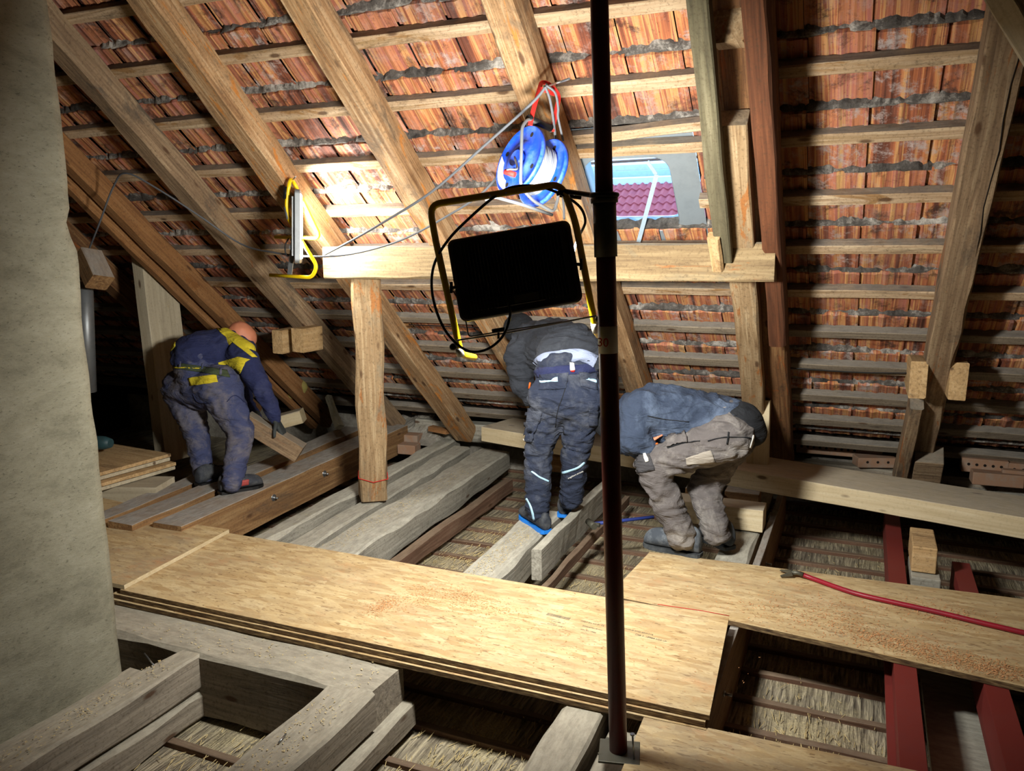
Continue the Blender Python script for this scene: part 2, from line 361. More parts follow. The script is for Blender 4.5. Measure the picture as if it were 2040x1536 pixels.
# --- the tiled slope: every tile has its own ribs, overlap and head; one mesh as tiling is a surface pattern
BT = [1.80, 1.457, 1.133, .78, .425, .072, -.262, -.600, -.953, -1.295, -1.626, -1.92, -2.2]
BT = [2.84, 2.5, 2.15] + BT
TW = .244
WX0, WX1 = -.765-3*TW, -.765
def prof(u):
    # ribs of the underside: two rolls, a flat pan and the side lock
    return -.007*math.exp(-((u-.5)/.07)**2) - .006*math.exp(-((u-.28)/.04)**2)*.6 - .006*math.exp(-((u-.74)/.04)**2)*.6 + (.007 if u < .10 else 0) - (.004 if u > .93 else 0)
def tiles():
    bm = bmesh.new(); uvl = bm.loops.layers.uv.new('UVMap'); cl = bm.loops.layers.color.new('tile')
    us = [0, .05, .1, .11, .20, .24, .28, .32, .37, .42, .46, .5, .54, .58, .64, .70, .74, .78, .86, .925, .935, 1.0]
    for bi in range(len(BT)-1):
        tk, tn = BT[bi], BT[bi+1]; off = random.uniform(-.012, .012) if tk not in (.425, .072) else 0
        x = -.765-28*TW+off
        while x < XR+.2:
            if (tk in (.425, .072)) and WX0 < x+TW/2 < WX1: x += TW; continue
            jn = random.uniform(-.003, .003); jt = random.uniform(-.006, .006); col = (random.random(), max(0, random.random()*1.6-.5+(.25 if tk < 0 else 0)), random.random(), 1)  # lower courses carry more pale bloom, partly brightness painted in for missing light
            rows = [(tk+.150+jt, .200+jn), (tk+.144+jt, .184+jn), (tk-.12, .205+jn), (tn+.055, .226+jn)]
            grid = []
            for (t, n) in rows:
                grid.append([bm.verts.new(RP(x+u*TW*.995, t + ((.010*math.exp(-((u-.5)/.16)**2)-.006*(u < .1)) if t > tk else 0), n+prof(u)*(1.5 if t > tk else 1))) for u in us])
            top = [bm.verts.new(RP(x+u*TW*.995, tk+.150+jt, .225+jn+prof(u)*.6)) for u in us]
            grid.insert(0, top)
            for gi in range(len(grid)-1):
                for k in range(len(us)-1):
                    f = bm.faces.new((grid[gi][k], grid[gi][k+1], grid[gi+1][k+1], grid[gi+1][k])); 
                    for lp in f.loops:
                        p = lp.vert.co; lp[uvl].uv = (p.x, (p-R0).dot(TV)); lp[cl] = col
            x += TW
    me = mesh_of(bm); o = link('ceiling', me, M['tile']); o['kind'] = 'structure'
    return o
tiles()
# an outer skin of boards closes the slope above the tiles (never seen from inside)
for (x0, x1, t0, t1) in ((XL, WX0+.04, -3.0, 3.2), (WX1-.02, XR, -3.0, 3.2), (WX0+.04, WX1-.02, .50, 3.2), (WX0+.04, WX1-.02, -3.0, -.22)):
    mw = Matrix(((1, 0, 0, 0), (0, TV.y, NV.y, 0), (0, TV.z, NV.z, 0), (0, 0, 0, 1)))
    c = RP((x0+x1)/2, (t0+t1)/2, .29); bm = bmesh.new(); box_bm(bm, (0, 0, 0), (x1-x0, t1-t0, .04))
    o = link('ceiling', mesh_of(bm), M['dark'], None, Matrix.Translation(c) @ mw); o['kind'] = 'structure'

# --- mortar and dust bedded along every tile course
def mortar():
    for bi, tk in enumerate(BT):
        if tk > 1.9: continue
        bm = bmesh.new(); spans = [(XL, XR)]
        if tk in (.072,): spans = [(XL, WX0), (WX1+.02, XR)]
        for (x0, x1) in spans:
            n = int((x1-x0)/.018); rings = []
            for i in range(n+1):
                x = x0+(x1-x0)*i/n; q = noise.noise(Vector((x*4.1, tk*9, 0))); q2 = noise.noise(Vector((x*17, tk*9, 3))); q3 = noise.noise(Vector((x*45, tk*9, 7)))
                w = max(.003, .022+.034*q+.024*q2+.016*q3); hgt = max(.001, .010+.020*q2+.012*q+.014*q3)
                t0 = tk+.146+.002*math.sin(x*2*math.pi*2/TW)
                pts = [(t0-.004, .196), (t0+.003+.003*q3, .192-hgt*.25), (t0+w*.45, .193-hgt*.4+.006*q3), (t0+w*.9, .197+.004*q2), (t0+w+.014, .222)]
                rings.append([bm.verts.new(RP(x, t, nn)) for t, nn in pts])
            for A, B in zip(rings, rings[1:]):
                for k in range(4): bm.faces.new((A[k], B[k], B[k+1], A[k+1]))
        o = link('mortar_line', mesh_of(bm), M['mortar']); 
        tag(o, 'crumbling grey mortar bedding along the tile courses under the roof slope', 'mortar', 'mortar lines between the tile courses', 'stuff')
mortar()

# --- battens: one long strip of wood per course (the roof window breaks one of them)
ORD = ['topmost', 'second', 'third', 'fourth', 'fifth', 'sixth', 'seventh', 'eighth', 'ninth', 'tenth', 'eleventh', 'twelfth', 'lowest']
k = 0
for tk in BT[3:]:
    mat = M['batten'] if tk > -.8 else M['batten_grey']
    lab = ORD[k]+' roof batten '+('counted down from the ridge side' if k else 'of the slope, partly above the frame')+', '+('pale sawn wood' if tk > -.8 else 'grey weathered wood')
    spans = [(XL+.05, XR-.05)] if tk != .072 else [(XL+.05, WX0-.02), (-.775, XR-.05)]
    for si, (x0, x1) in enumerate(spans):
        hh = .06 if tk > -1.2 else .075
        o = beam('roof_batten', RP(x0, tk+hh, .165), RP(x1, tk+hh, .165), .05, hh, mat, upv=TV, rough=.004, wane=.006, seg=60)
        if len(spans) == 2: lab2 = ORD[k]+(' roof batten, long piece left of the roof window' if si == 0 else ' roof batten, piece starting right of the roof window')
        tag(o, lab2 if len(spans) == 2 else lab, 'batten', 'roof battens under the tiles')
    k += 1
o = beam('roof_batten', RP(-1.35, .555, .165), RP(-.62, .60, .165), .05, .055, M['batten'], upv=TV); tag(o, 'short extra batten doubled directly above the roof window', 'batten', 'roof battens under the tiles')

# --- rafters
def rafter(x_top, x_bot, w, d, mat, label, t0=2.9, t1=-2.38, n0=0.0, name='rafter', group='rafters of the roof slope', **kw):
    a = RP(x_top+w/2, t0, n0); b = RP(x_bot+w/2, t1, n0)
    mw, L = frame(b, a, -NV)      # local z points inwards to the room
    o = link(name, beam_mesh(L, w, d, rough=kw.get('rough', .007), wane=kw.get('wane', .014)), mat, None, mw)
    return tag(o, label, 'rafter', group)
rafter(-4.68, -4.42, .09, .14, M['rafter_tan'], 'tan rafter at far left, the upper of a close pair beside the chimney')
rafter(-4.80, -4.54, .07, .14, M['rafter_tan'], 'narrower orange-brown rafter just left of its tan twin by the chimney', n0=-.03)
rafter(-3.98, -3.72, .13, .15, M['rafter_weather'], 'weathered grey-brown rafter ending above the bald worker, with sawn tie ends')
rafter(-3.22, -3.06, .15, .15, M['rafter'], 'rafter carrying the yellow work light, orange chipped patches')
rafter(-2.44, -2.20, .14, .15, M['rafter'], 'rafter between the yellow light and the blue reels, running behind the wooden post top')
rafter(-1.50, -1.40, .14, .15, M['rafter'], 'rafter from which the blue cable reels hang')
rafter(-.64, -.66, .27, .14, M['rafter_dark'], 'dark rafter right of the roof window, doubled by front timbers', n0=.01)
rafter(.33, .31, .135, .17, M['rafter_weather'], 'cracked grey-brown rafter at the right with two sawn tie ends at its foot', n0=-.02)
rafter(1.28, 1.26, .13, .15, M['rafter_dark'], 'dark rafter beyond the right edge of the light')
rafter(-5.4, -5.3, .13, .15, M['rafter_dark'], 'dark rafter behind the chimney at the far left')
rb = [o for o in D.objects if o.get('label', '').startswith('cracked grey')][0]
bm = bmesh.new(); tube_bm(bm, [RP(.43+.006*math.sin(k*1.9), 1.1-.15*k, -.0215) for k in range(9)], [.0004]+[.0022]*7+[.0004], 5); link('crack', mesh_of(bm), M['hole'], rb)
# timbers doubled onto the rafter right of the window
rafter(-.60, -.66, .125, .10, M['post'], 'pale thick timber right of the roof window, its top cut off', t0=.76, t1=-1.95, n0=-.10, name='doubling_timber', group='timbers doubled onto the rafter')
rafter(-.615, -.66, .075, .07, M['moss'], 'greenish mossy round-edged pole left of the brown plank', t0=1.9, t1=.02, n0=-.17, name='mossy_pole', group='timbers doubled onto the rafter')
rafter(-.455, -.455, .085, .12, M['brown'], 'red-brown plank standing right of the mossy pole', t0=1.9, t1=-.70, n0=-.12, name='brown_plank', group='timbers doubled onto the rafter')
rafter(-.68, -.68, .055, .05, M['beige'], 'short freshly split orange strip under the mossy pole', t0=.20, t1=-.02, n0=-.19, name='split_strip', group='timbers doubled onto the rafter')
# sawn-off tie ends beside the rafters
def tie(c, w, h, L, label, mat=M['beige']):
    o = beam('tie_beam_end', Vector(c), Vector(c)+Vector((0, L, .0)), w, h, mat, rough=.006, wane=.008); return tag(o, label, 'sawn beam end', 'sawn-off collar tie ends')
tie((.285, 4.72, .93), .085, .20, .55, 'sawn tie end left of the cracked right rafter')
tie((.475, 4.74, .93), .085, .20, .55, 'sawn tie end right of the cracked right rafter')
tie((-3.80, 4.52, .97), .09, .17, .24, 'sawn white-streaked tie end above the bald worker, the left one')
tie((-3.62, 4.52, .99), .10, .17, .22, 'sawn tie end above the bald worker, the right one')
tie((-.52, 3.18, 2.58), .12, .30, .55, 'pale cut timber block with a round knot at the top of the mossy pole', M['post'])
o = beam('diagonal_brace', RP(.25, 1.33, -.12), RP(.62, .72, -.16), .07, .06, M['newpale'], upv=-NV); tag(o, 'pale grey diagonal brace in the top right corner', 'brace')
o = beam('rafter_shoe', (.30, 5.02, .72), (.27, 5.62, .08), .07, .13, M['rafter_weather']); tag(o, 'short slanting board left of the right rafter foot', 'board')
o = box('rafter_block', (.42, 5.50, .14), (.16, .14, .34), M['rafter_weather'], rot=Euler((SL*.9, 0, 0)).to_matrix(), bev=.006); tag(o, 'grey lower block at the foot of the cracked right rafter', 'block')

# --- purlin and its post
o = beam('purlin', (-2.945, 4.015, 1.548), (-.395, 4.015, 1.556), .14, .185, M['purlin'], rough=.007, wane=.014); tag(o, 'horizontal purlin beam of pale wood resting on the wooden post', 'beam')
post = beam('support_post', (-2.815, 4.19, -.07), (-2.70, 4.03, 1.40), .175, .15, M['post'], upv=(.55, -.83, 0), rough=.02, wane=.028); tag(post, 'rough-hewn wooden post with red string, holding up the purlin', 'post')
bm = bmesh.new(); mwp = post.matrix_world.copy() if False else frame((-2.815, 4.19, -.07), (-2.70, 4.03, 1.40), (.55, -.83, 0))[0]
tube_bm(bm, [mwp @ Vector(r) for r in [(.155, -.092, .004), (.140, 0, .012), (.17, .092, .006), (.18, .094, -.08), (.16, .09, -.155), (.15, -.09, -.155), (.155, -.092, .004)]], .003, 6); link('string', mesh_of(bm), M['redink'], post)
o = beam('timber_post', (-4.66, 4.30, .0), (-4.80, 4.36, 1.50), .30, .10, M['newpale'], upv=(-1, 0, 0), wane=.004, rough=.002); tag(o, 'wide new pale timber post beside the bald worker', 'post')
o = beam('stub_post', (-.55, 5.03, .20), (-.56, 5.05, .60), .13, .06, M['new'], upv=(0, -1, 0), wane=.003); tag(o, 'short new timber stub standing behind the crouching worker', 'post')

# --- red steel prop
prop = empty('steel_prop', (-.633, 2.27, -.05)); tag(prop, 'dark red telescopic steel prop standing floor to roof in the middle', 'steel prop')
P0 = Vector((-.633, 2.27, -.05)); P1 = P0+Vector((-.0405, 0, 1))*3.0
def pp(z): return P0+(P1-P0)*((z-P0.z)/3.0)
bm = bmesh.new(); cyl_bm(bm, P0, pp(1.60), .0285, 32); link('outer_tube', mesh_of(bm), M['polered'], prop)
bm = bmesh.new(); cyl_bm(bm, pp(1.55), pp(2.9), .0255, 32); link('inner_tube', mesh_of(bm), M['polered'], prop)
bm = bmesh.new(); cyl_bm(bm, pp(1.515), pp(1.675), .0335, 32); cyl_bm(bm, pp(1.668), pp(1.682), .039, 32); link('sleeve', mesh_of(bm), M['sleeve'], prop)
bm = bmesh.new(); cyl_bm(bm, pp(1.235), pp(1.315), .0292, 32); lab = link('sticker', mesh_of(bm), M['white'], prop)
bm = bmesh.new(); box_bm(bm, (P0.x+.005, 2.265, -.048), (.13, .12, .008), Euler((0, 0, .25)).to_matrix(), .002)
for dx, dy in ((-.05, -.04), (.05, .04), (-.05, .045)): cyl_bm(bm, (P0.x+dx, 2.27+dy, -.0475), (P0.x+dx, 2.27+dy, -.0435), .006, 10)
link('base_plate', mesh_of(bm), M['sleeve'], prop)
bm = bmesh.new(); cyl_bm(bm, (P0.x+.058, 2.245, -.05), (P0.x+.05, 2.25, .035), .003, 8); cyl_bm(bm, (P0.x+.05, 2.25, .033), (P0.x+.05, 2.25, .038), .007, 12); link('screw', mesh_of(bm), M['steel'], prop)
def text(name, s, size, mw, mat, parent, thick=.0004):
    cu = D.curves.new('txt', 'FONT'); cu.body = s; cu.size = size; cu.extrude = thick; cu.align_x = 'CENTER'; cu.align_y = 'CENTER'
    t = D.objects.new('tmp', cu); C.objects.link(t); dg = bpy.context.evaluated_depsgraph_get(); dg.update()
    me = D.meshes.new_from_object(t.evaluated_get(dg)); D.objects.remove(t)
    return link(name, me, mat, parent, mw)
def face_mat(p, n, upv=(0, 0, 1)):
    z = Vector(n).normalized(); x = Vector(upv).cross(z).normalized(); y = z.cross(x)
    return Matrix(((x.x, y.x, z.x, p[0]), (x.y, y.y, z.y, p[1]), (x.z, y.z, z.z, p[2]), (0, 0, 0, 1)))
nrm = Vector((-pp(1.27).x*0-.15, -1, 0)).normalized()
text('sticker_number', '30', .036, face_mat(pp(1.268)+Vector((-.006, -.0305, 0)), Vector((-.1, -1, 0))), M['redink'], prop)

# --- timbers of the floor -------------------------------------------------
FG = 'grey dusty joists in the foreground'
def jo(x0, y0, x1, y1, w, h, z, mat, label, name='floor_joist', group='old floor joists', **k):
    o = beam(name, (x0, y0, z), (x1, y1, z), w, h, mat, rough=k.pop('rough', .012), wane=k.pop('wane', .024), **k); return tag(o, label, 'joist', group)
jo(-3.2, 2.385, -1.575, 2.37, .27, .27, -.07, M['joist_fg'], 'wide dusty trimmer beam running under the front edge of the OSB walkway', 'trimmer_beam')
jo(-2.43, .9, -2.44, 2.26, .14, .15, -.072, M['joist_fg'], 'dusty joist nearest the chimney foot, upper piece')
jo(-2.45, .9, -2.45, 2.26, .17, .12, -.235, M['joist_fg'], 'lower joist lying under the one nearest the chimney foot')
jo(-1.66, .9, -1.66, 2.28, .20, .15, -.068, M['joist_fg'], 'broad dusty joist in the left foreground with a loose nail on it')
jo(-1.64, .9, -1.62, 2.50, .20, .10, -.225, M['joist_fg'], 'lower joist under the broad dusty foreground joist')
jo(-.815, 1.0, -.825, 2.66, .155, .24, -.07, M['joist_fg'], 'foreground joist left of the steel prop foot')
jo(-.66, 1.2, -.66, 2.50, .12, .22, -.12, M['joist_fg'], 'low joist under the prop base plate', wane=.006)
o = beam('rubble_plank', (-2.56, .9, -.10), (-2.55, 2.1, -.10), .10, .05, M['joist_fg']); tag(o, 'debris-covered plank along the chimney foot', 'plank')
# middle field
jo(-1.66, 3.05, -1.72, 4.45, .21, .18, -.07, M['joist'], 'grey dusty joist under the middle worker feet')
jo(-1.475, 3.66, -1.51, 5.0, .055, .17, -.0, M['joist'], 'grey plank on edge right of the middle worker feet', 'edge_plank', wane=.006)
jo(-1.41, 3.0, -1.42, 5.2, .035, .06, -.16, M['lath'], 'thin strip of wood along the right of the edge plank', 'thin_strip', wane=.004)
jo(-2.52, 3.0, -2.66, 5.7, .26, .17, -.07, M['joist'], 'broad pale grey joist, right one of three left of the middle worker')
jo(-2.33, 3.1, -2.40, 5.4, .06, .10, -.20, M['lath'], 'low brown strip along the foot of the broad grey joist', 'thin_strip', wane=.006)
jo(-2.78, 3.0, -2.98, 5.75, .15, .10, -.085, M['joist'], 'flat sawdust-covered joist, middle one of three under the wooden post')
jo(-3.02, 3.0, -3.17, 5.95, .13, .14, -.065, M['joist'], 'narrow grey joist, left one of three beside the bolted beam')
# bolted double beam at the left
bb = jo(-3.44, 3.1, -3.60, 5.75, .20, .22, .05, M['joist_brown'], 'orange-brown bolted beam under the bald worker boot', 'bolted_beam', wane=.006, rough=.004)
for q in (pz(536, 990, -.03), pz(650, 944, -.03)):
    x = -3.44+(-.16)*(q.y-3.1)/2.65+.10
    bm = bmesh.new(); cyl_bm(bm, (x-.01, q.y, -.03), (x+.004, q.y, -.03), .022, 20); cyl_bm(bm, (x, q.y, -.03), (x+.014, q.y, -.03), .012, 6); cyl_bm(bm, (x, q.y, -.03), (x+.035, q.y, -.03), .006, 10); link('bolt', mesh_of(bm), M['steel'], bb)
jo(-3.68, 3.0, -3.86, 5.5, .17, .22, .055, M['joist_brown'], 'second beam behind the bolted beam, grey dusty top', 'floor_beam', wane=.006)
jo(-3.90, 3.0, -4.02, 4.3, .13, .20, .05, M['joist_brown'], 'third plank with orange edge beside the board stack', 'floor_beam', wane=.004)
# right field
o = jo(-.425, 2.3, -.425, 5.6, .035, .30, -.07, M['joist_brown'], 'brown board on edge beside the opening right of the walkway', 'edge_board', wane=.003, rough=.003)
for yy in (2.95, 4.35):
    bm = bmesh.new(); cyl_bm(bm, (-.41, yy, -.17), (-.375, yy, -.17), .006, 10); cyl_bm(bm, (-.41, yy, -.17), (-.402, yy, -.17), .012, 6); link('bolt', mesh_of(bm), M['steel'], o)
jo(-.55, 3.2, -.56, 5.4, .17, .10, -.075, M['joist'], 'pale whitish joist right of the crouching worker boots')
jo(-1.25, 5.9, -3.5, 5.95, .14, .16, .08, M['joist'], 'grey wall plate at the eaves behind the new beam', 'wall_plate')
jo(2.4, 5.9, -1.25, 5.95, .14, .16, .02, M['joist_fg'], 'dark wall plate at the eaves right of the crouching worker', 'wall_plate')
sb1 = beam('steel_beam', (.232, 1.4, -.07), (.232, 5.3, -.07), .08, .16, M['redsteel'], rough=0, wane=.001, seg=2); tag(sb1, 'long red-primed steel beam, left one of two', 'steel beam', 'red steel beams')
bm = bmesh.new(); box_bm(bm, (.182, 2.5, -.17), (.03, 2.4, .02)); link('flange', mesh_of(bm), M['redsteel'], sb1)
sb2 = beam('steel_beam', (.535, 1.4, -.07), (.535, 4.5, -.07), .08, .16, M['redsteel'], rough=0, wane=.001, seg=2); tag(sb2, 'red-primed steel beam at the right, its end sticking out past the OSB', 'steel beam', 'red steel beams')
o = box('timber_block', (.345, 4.36, .02), (.11, .30, .13), M['beige'], bev=.006); tag(o, 'upper orange-ended timber block under the new beam at right', 'block', 'timber blocks at right')
o = box('timber_block', (.355, 4.30, -.13), (.13, .30, .16), M['joist'], bev=.006); tag(o, 'lower grey timber block under the new beam at right', 'block', 'timber blocks at right')
o = box('grey_board', (.42, 3.0, -.30), (.20, 1.6, .03), M['joist'], bev=.003); tag(o, 'dim grey board lying low between the two red beams', 'board')
# new beam across the back
nb = beam('new_beam', (-2.60+.05, 5.34+.19, .20), (1.9, 4.26+.19, .20), .40, .11, M['new'], wane=.003, rough=.002); tag(nb, 'long new pale glulam beam laid across the attic behind the workers', 'beam')
for (x, y, s, m, l) in (((-.70), 4.86, (.50, .16, .13), 'new', 'new timber block under the beam, the lower one behind the grey trousers'), ((-.86), 4.88, (.20, .14, .11), 'joist_brown', 'brown wood block stacked on top under the new beam'), ((-.60), 4.92, (.18, .12, .10), 'joist_brown', 'second brown block stacked beside it under the new beam')):
    pass
o = box('timber_block', (-.70, 4.62, .0), (.50, .16, .13), M['new'], bev=.003); tag(o, 'new timber block on the pale joist behind the grey trousers', 'block', 'blocks under the new beam')
o = box('wood_block', (-.83, 4.80, .03), (.20, .14, .12), M['joist_brown'], bev=.005); tag(o, 'brown wood block under the new beam, left of its neighbour', 'block', 'blocks under the new beam')
o = box('wood_block', (-.60, 4.82, .03), (.20, .12, .12), M['joist_brown'], bev=.005); tag(o, 'dark brown wood block under the new beam, the right one', 'block', 'blocks under the new beam')
o = box('wood_block', (-2.0, 5.42, .0), (.18, .2, .17), M['joist_brown'], bev=.005); tag(o, 'wood block propping the new beam near its left end', 'block', 'blocks under the new beam')
# laths under the joists
NTH = ['first', 'second', 'third', 'fourth', 'fifth', 'sixth', 'seventh', 'eighth', 'ninth', 'tenth', 'eleventh', 'twelfth', 'thirteenth', 'fourteenth', 'fifteenth', 'sixteenth', 'seventeenth', 'eighteenth', 'nineteenth', 'twentieth', 'twenty-first', 'twenty-second']
for k in range(22):
    y = 1.36+.236*k-.002
    if y > 6.1: break
    o = beam('ceiling_lath', (-4.3, y, ZC+.022), (2.3, y+.01, ZC+.022), .034, .03, M['lath'], seg=40, rough=.004, wane=.004)
    tag(o, '%s thin brown ceiling lath between the joists, counted from the foreground' % NTH[k], 'lath', 'laths on the ceiling below')

# --- OSB panels ------------------------------------------------------------
def sheet(name, pts, z, thick, mat, label, group=None, edge='osb_edge'):
    cx = sum(p[0] for p in pts)/len(pts); cy = sum(p[1] for p in pts)/len(pts)
    mw = Matrix.Translation((cx, cy, z))
    o = prism(name, [(p[0]-cx, p[1]-cy) for p in pts], thick, [mat, M[edge]], None, mw)
    for p in o.data.polygons:
        if abs(p.normal.z) < .5: p.material_index = 1
    return tag(o, label, 'OSB panel', group)
GW = 'stacked OSB panels of the walkway'
sheet('osb_board', [(-3.06, 2.462), (-.388, 2.505), (-.44, 3.255), (-3.13, 3.235)], 0, .018, M['osb'], 'uppermost OSB panel of the walkway stack, with black stamp and sawdust', GW)
sheet('osb_board', [(-3.10, 2.452), (-.40, 2.495), (-.45, 3.245), (-3.16, 3.22)], -.0215, .018, M['osb'], 'second OSB panel down in the walkway stack', GW)
sheet('osb_board', [(-3.35, 2.435), (-.395, 2.485), (-.445, 3.225), (-3.40, 3.19)], -.043, .020, M['osb'], 'lowest OSB panel of the walkway stack, reaching behind the chimney', GW)
sheet('osb_board', [(-3.04, 2.470), (-3.125, 3.233), (-4.5, 3.18), (-4.4, 2.42)], .022, .020, M['osb_dirty'], 'dirty OSB panel at left with a pale edge, overlapping the walkway', edge='new')
o2 = sheet('osb_board', [(-.41, 3.325), (1.9, 3.06), (1.9, 4.12), (-.955, 3.965), (-1.0, 3.37)], -.045, .022, M['osb'], 'right-hand OSB panel with the red crowbar and sawdust on it')
sheet('osb_board', [(-.605, 2.495), (1.0, 2.56), (1.0, .9), (-.56, .9)], -.045, .022, M['osb_dirty'], 'scratched OSB panel in the bottom right foreground')
# stack of boards at the far left
for k, (dx, z, m) in enumerate(((.0, .02, 'new'), (.0, .085, 'new'))):
    pass
B = []
for k in range(4):
    z = .105+.028*k; d = .03*(k % 2)
    o = box('board', (-4.62-.02*k+d, 3.52, z), (.9, .72, .022), M['beige'] if k % 2 else M['newpale'], rot=Euler((0, 0, -.08)).to_matrix(), bev=.002)
    tag(o, ['lowest', 'second', 'third', 'topmost'][k]+' board in the short stack behind the chimney', 'board', 'boards stacked behind the chimney')
o = beam('squared_timber', (-5.1, 3.22, .085), (-4.0, 3.62, .085), .25, .10, M['newpale'], wane=.003, rough=.002); tag(o, 'pale squared timber lying under the board stack', 'timber')
o = beam('squared_timber', (-5.0, 3.14, -.02), (-3.95, 3.50, -.02), .25, .10, M['newpale'], wane=.003, rough=.002); tag(o, 'lower pale squared timber beneath the board stack', 'timber')
sheet('osb_offcut', [(-4.35, 2.6), (-3.93, 2.72), (-3.98, 3.30), (-4.55, 3.35)], .045, .018, M['osb'], 'small OSB offcut leaning out from behind the chimney')

# --- chimney ---------------------------------------------------------------
def chimney():
    bm = bmesh.new(); ny, nz = 26, 70; x0 = -2.585
    def P(i, j):
        y = .6+(2.085-.6)*i/ny; z = -.36+3.5*j/nz
        n = noise.noise(Vector((y*3, z*2.5, 1)))*.014+noise.noise(Vector((y*11, z*9, 4)))*.004
        edge = 0
        if i == ny: edge = -.02+noise.noise(Vector((z*5, 2, 9)))*.012
        if i >= ny-1 and abs(z-1.62) < .05: edge -= .035*(1-abs(z-1.62)/.05)
        lean = -.03*(z)/2
        return Vector((x0+n+(-.015 if i == ny else 0), y+edge+lean*1.0, z))
    g = [[bm.verts.new(P(i, j)) for i in range(ny+1)] for j in range(nz+1)]
    for j in range(nz):
        for i in range(ny): bm.faces.new((g[j][i], g[j][i+1], g[j+1][i+1], g[j+1][i]))
    bk = [[bm.verts.new(Vector((-3.15, g[j][q].co.y, g[j][0].co.z))) for q in (0, ny)] for j in range(nz+1)]
    for j in range(nz):
        bm.faces.new((g[j][ny], bk[j][1], bk[j+1][1], g[j+1][ny])); bm.faces.new((bk[j][1], bk[j][0], bk[j+1][0], bk[j+1][1])); bm.faces.new((bk[j][0], g[j][0], g[j+1][0], bk[j+1][0]))
    bmesh.ops.recalc_face_normals(bm, faces=bm.faces); me = mesh_of(bm)
    for p in me.polygons: p.use_smooth = abs(p.normal.x) > .8
    o = link('chimney', me, M['plaster']); tag(o, 'plastered grey chimney stack filling the left edge', 'chimney')
chimney()

# ================================================================== ROOF WINDOW AND OUTSIDE
def qf(x, y, w): return CAM+ray(x, y)*w                 # a point at forward distance w
def rpt(x, y, n):                                        # where a sight line meets the roof slope at height n above the rafter undersides
    d = ray(x, y); P = R0+NV*n; return CAM+d*((P-CAM).dot(NV)/d.dot(NV))
def window():
    root = empty('window_1', RP(-1.1, .1, .2)); root['kind'] = 'structure'
    # sheet flange with a rounded hole
    bm = bmesh.new(); hx0, hx1, ht0, ht1, r = -1.335, -.905, -.135, .365, .085
    inner = []
    for cx, cy, a0 in ((hx1-r, ht1-r, 0), (hx0+r, ht1-r, 90), (hx0+r, ht0+r, 180), (hx1-r, ht0+r, 270)):
        for k in range(9):
            a = math.radians(a0+k*90/8); inner.append((cx+r*math.cos(a), cy+r*math.sin(a)))
    def outer(p):
        cx, cy = (hx0+hx1)/2, (ht0+ht1)/2; dx, dy = p[0]-cx, p[1]-cy; ox = (WX0+.002, -.768); oy = (-.245, .56)
        sx = ((ox[1]-cx) if dx > 0 else (cx-ox[0]))/max(abs(dx), 1e-6); sy = ((oy[1]-cy) if dy > 0 else (cy-oy[0]))/max(abs(dy), 1e-6); s = min(sx, sy)
        return (cx+dx*s, cy+dy*s)
    iv = [bm.verts.new(RP(x, t, .195)) for x, t in inner]; ov = [bm.verts.new(RP(*outer(p), .195)) for p in inner]
    cv = [bm.verts.new(RP(x+.0*(x+1.1), t, .30)) for x, t in inner]
    n = len(inner)
    for k in range(n):
        j = (k+1) % n; bm.faces.new((iv[k], iv[j], ov[j], ov[k]))
    # corners of the sheet
    for (x, t) in ((WX0+.002, -.245), (-.768, -.245), (-.768, .56), (WX0+.002, .56)):
        near = sorted(range(n), key=lambda k: (ov[k].co-RP(x, t, .195)).length)[:2]
        c = bm.verts.new(RP(x, t, .195)); 
        try: bm.faces.new((ov[near[0]], ov[near[1]], c))
        except Exception: pass
    bmesh.ops.recalc_face_normals(bm, faces=bm.faces)
    link('window_flange', mesh_of(bm), M['zinc'], root)
    bm = bmesh.new()
    def lp(s, n_): return [bm.verts.new(RP(-1.12+(x+1.12)*s, .115+(t-.115)*s, n_)) for x, t in inner]
    loops = [lp(1.0, .195), lp(1.0, .24), lp(1.0, .30), lp(1.07, .31), lp(1.10, .27), lp(1.10, .20)]
    for A, B in zip(loops, loops[1:]):
        for k in range(n): bm.faces.new((A[k], A[(k+1) % n], B[(k+1) % n], B[k]))
    bmesh.ops.recalc_face_normals(bm, faces=bm.faces)
    o = link('window_frame', mesh_of(bm), M['frameblue'], root, smooth=True); m = o.modifiers.new('s', 'SOLIDIFY'); m.thickness = .003
    bm = bmesh.new(); vs = [bm.verts.new(RP(-1.12+(x+1.12)*1.06, .115+(t-.115)*1.06, .318)) for x, t in inner]; bm.faces.new(vs)
    o = link('glass_pane', mesh_of(bm), M['glass'], root); m = o.modifiers.new('s', 'SOLIDIFY'); m.thickness = .004
    a = rpt(1290, 322, .27); b = rpt(1308, 348, .22); c = rpt(1272, 482, .15)
    bm = bmesh.new()
    for p, q_ in ((a, b), (b, c)):
        mw, L = frame(p, q_, NV); bb = bmesh.new(); box_bm(bb, (L/2, 0, 0), (L, .022, .004)); bb.transform(mw); me = mesh_of(bb); bm.from_mesh(me)
    for k in range(6): p = b.lerp(c, .12+.15*k); mw, _ = frame(p-NV*.003, p-NV*.005, TV); tube_bm(bm, [p-NV*.0022, p-NV*.0032], .0035, 8)
    link('stay_bar', mesh_of(bm), M['frameblue'], root)
window()
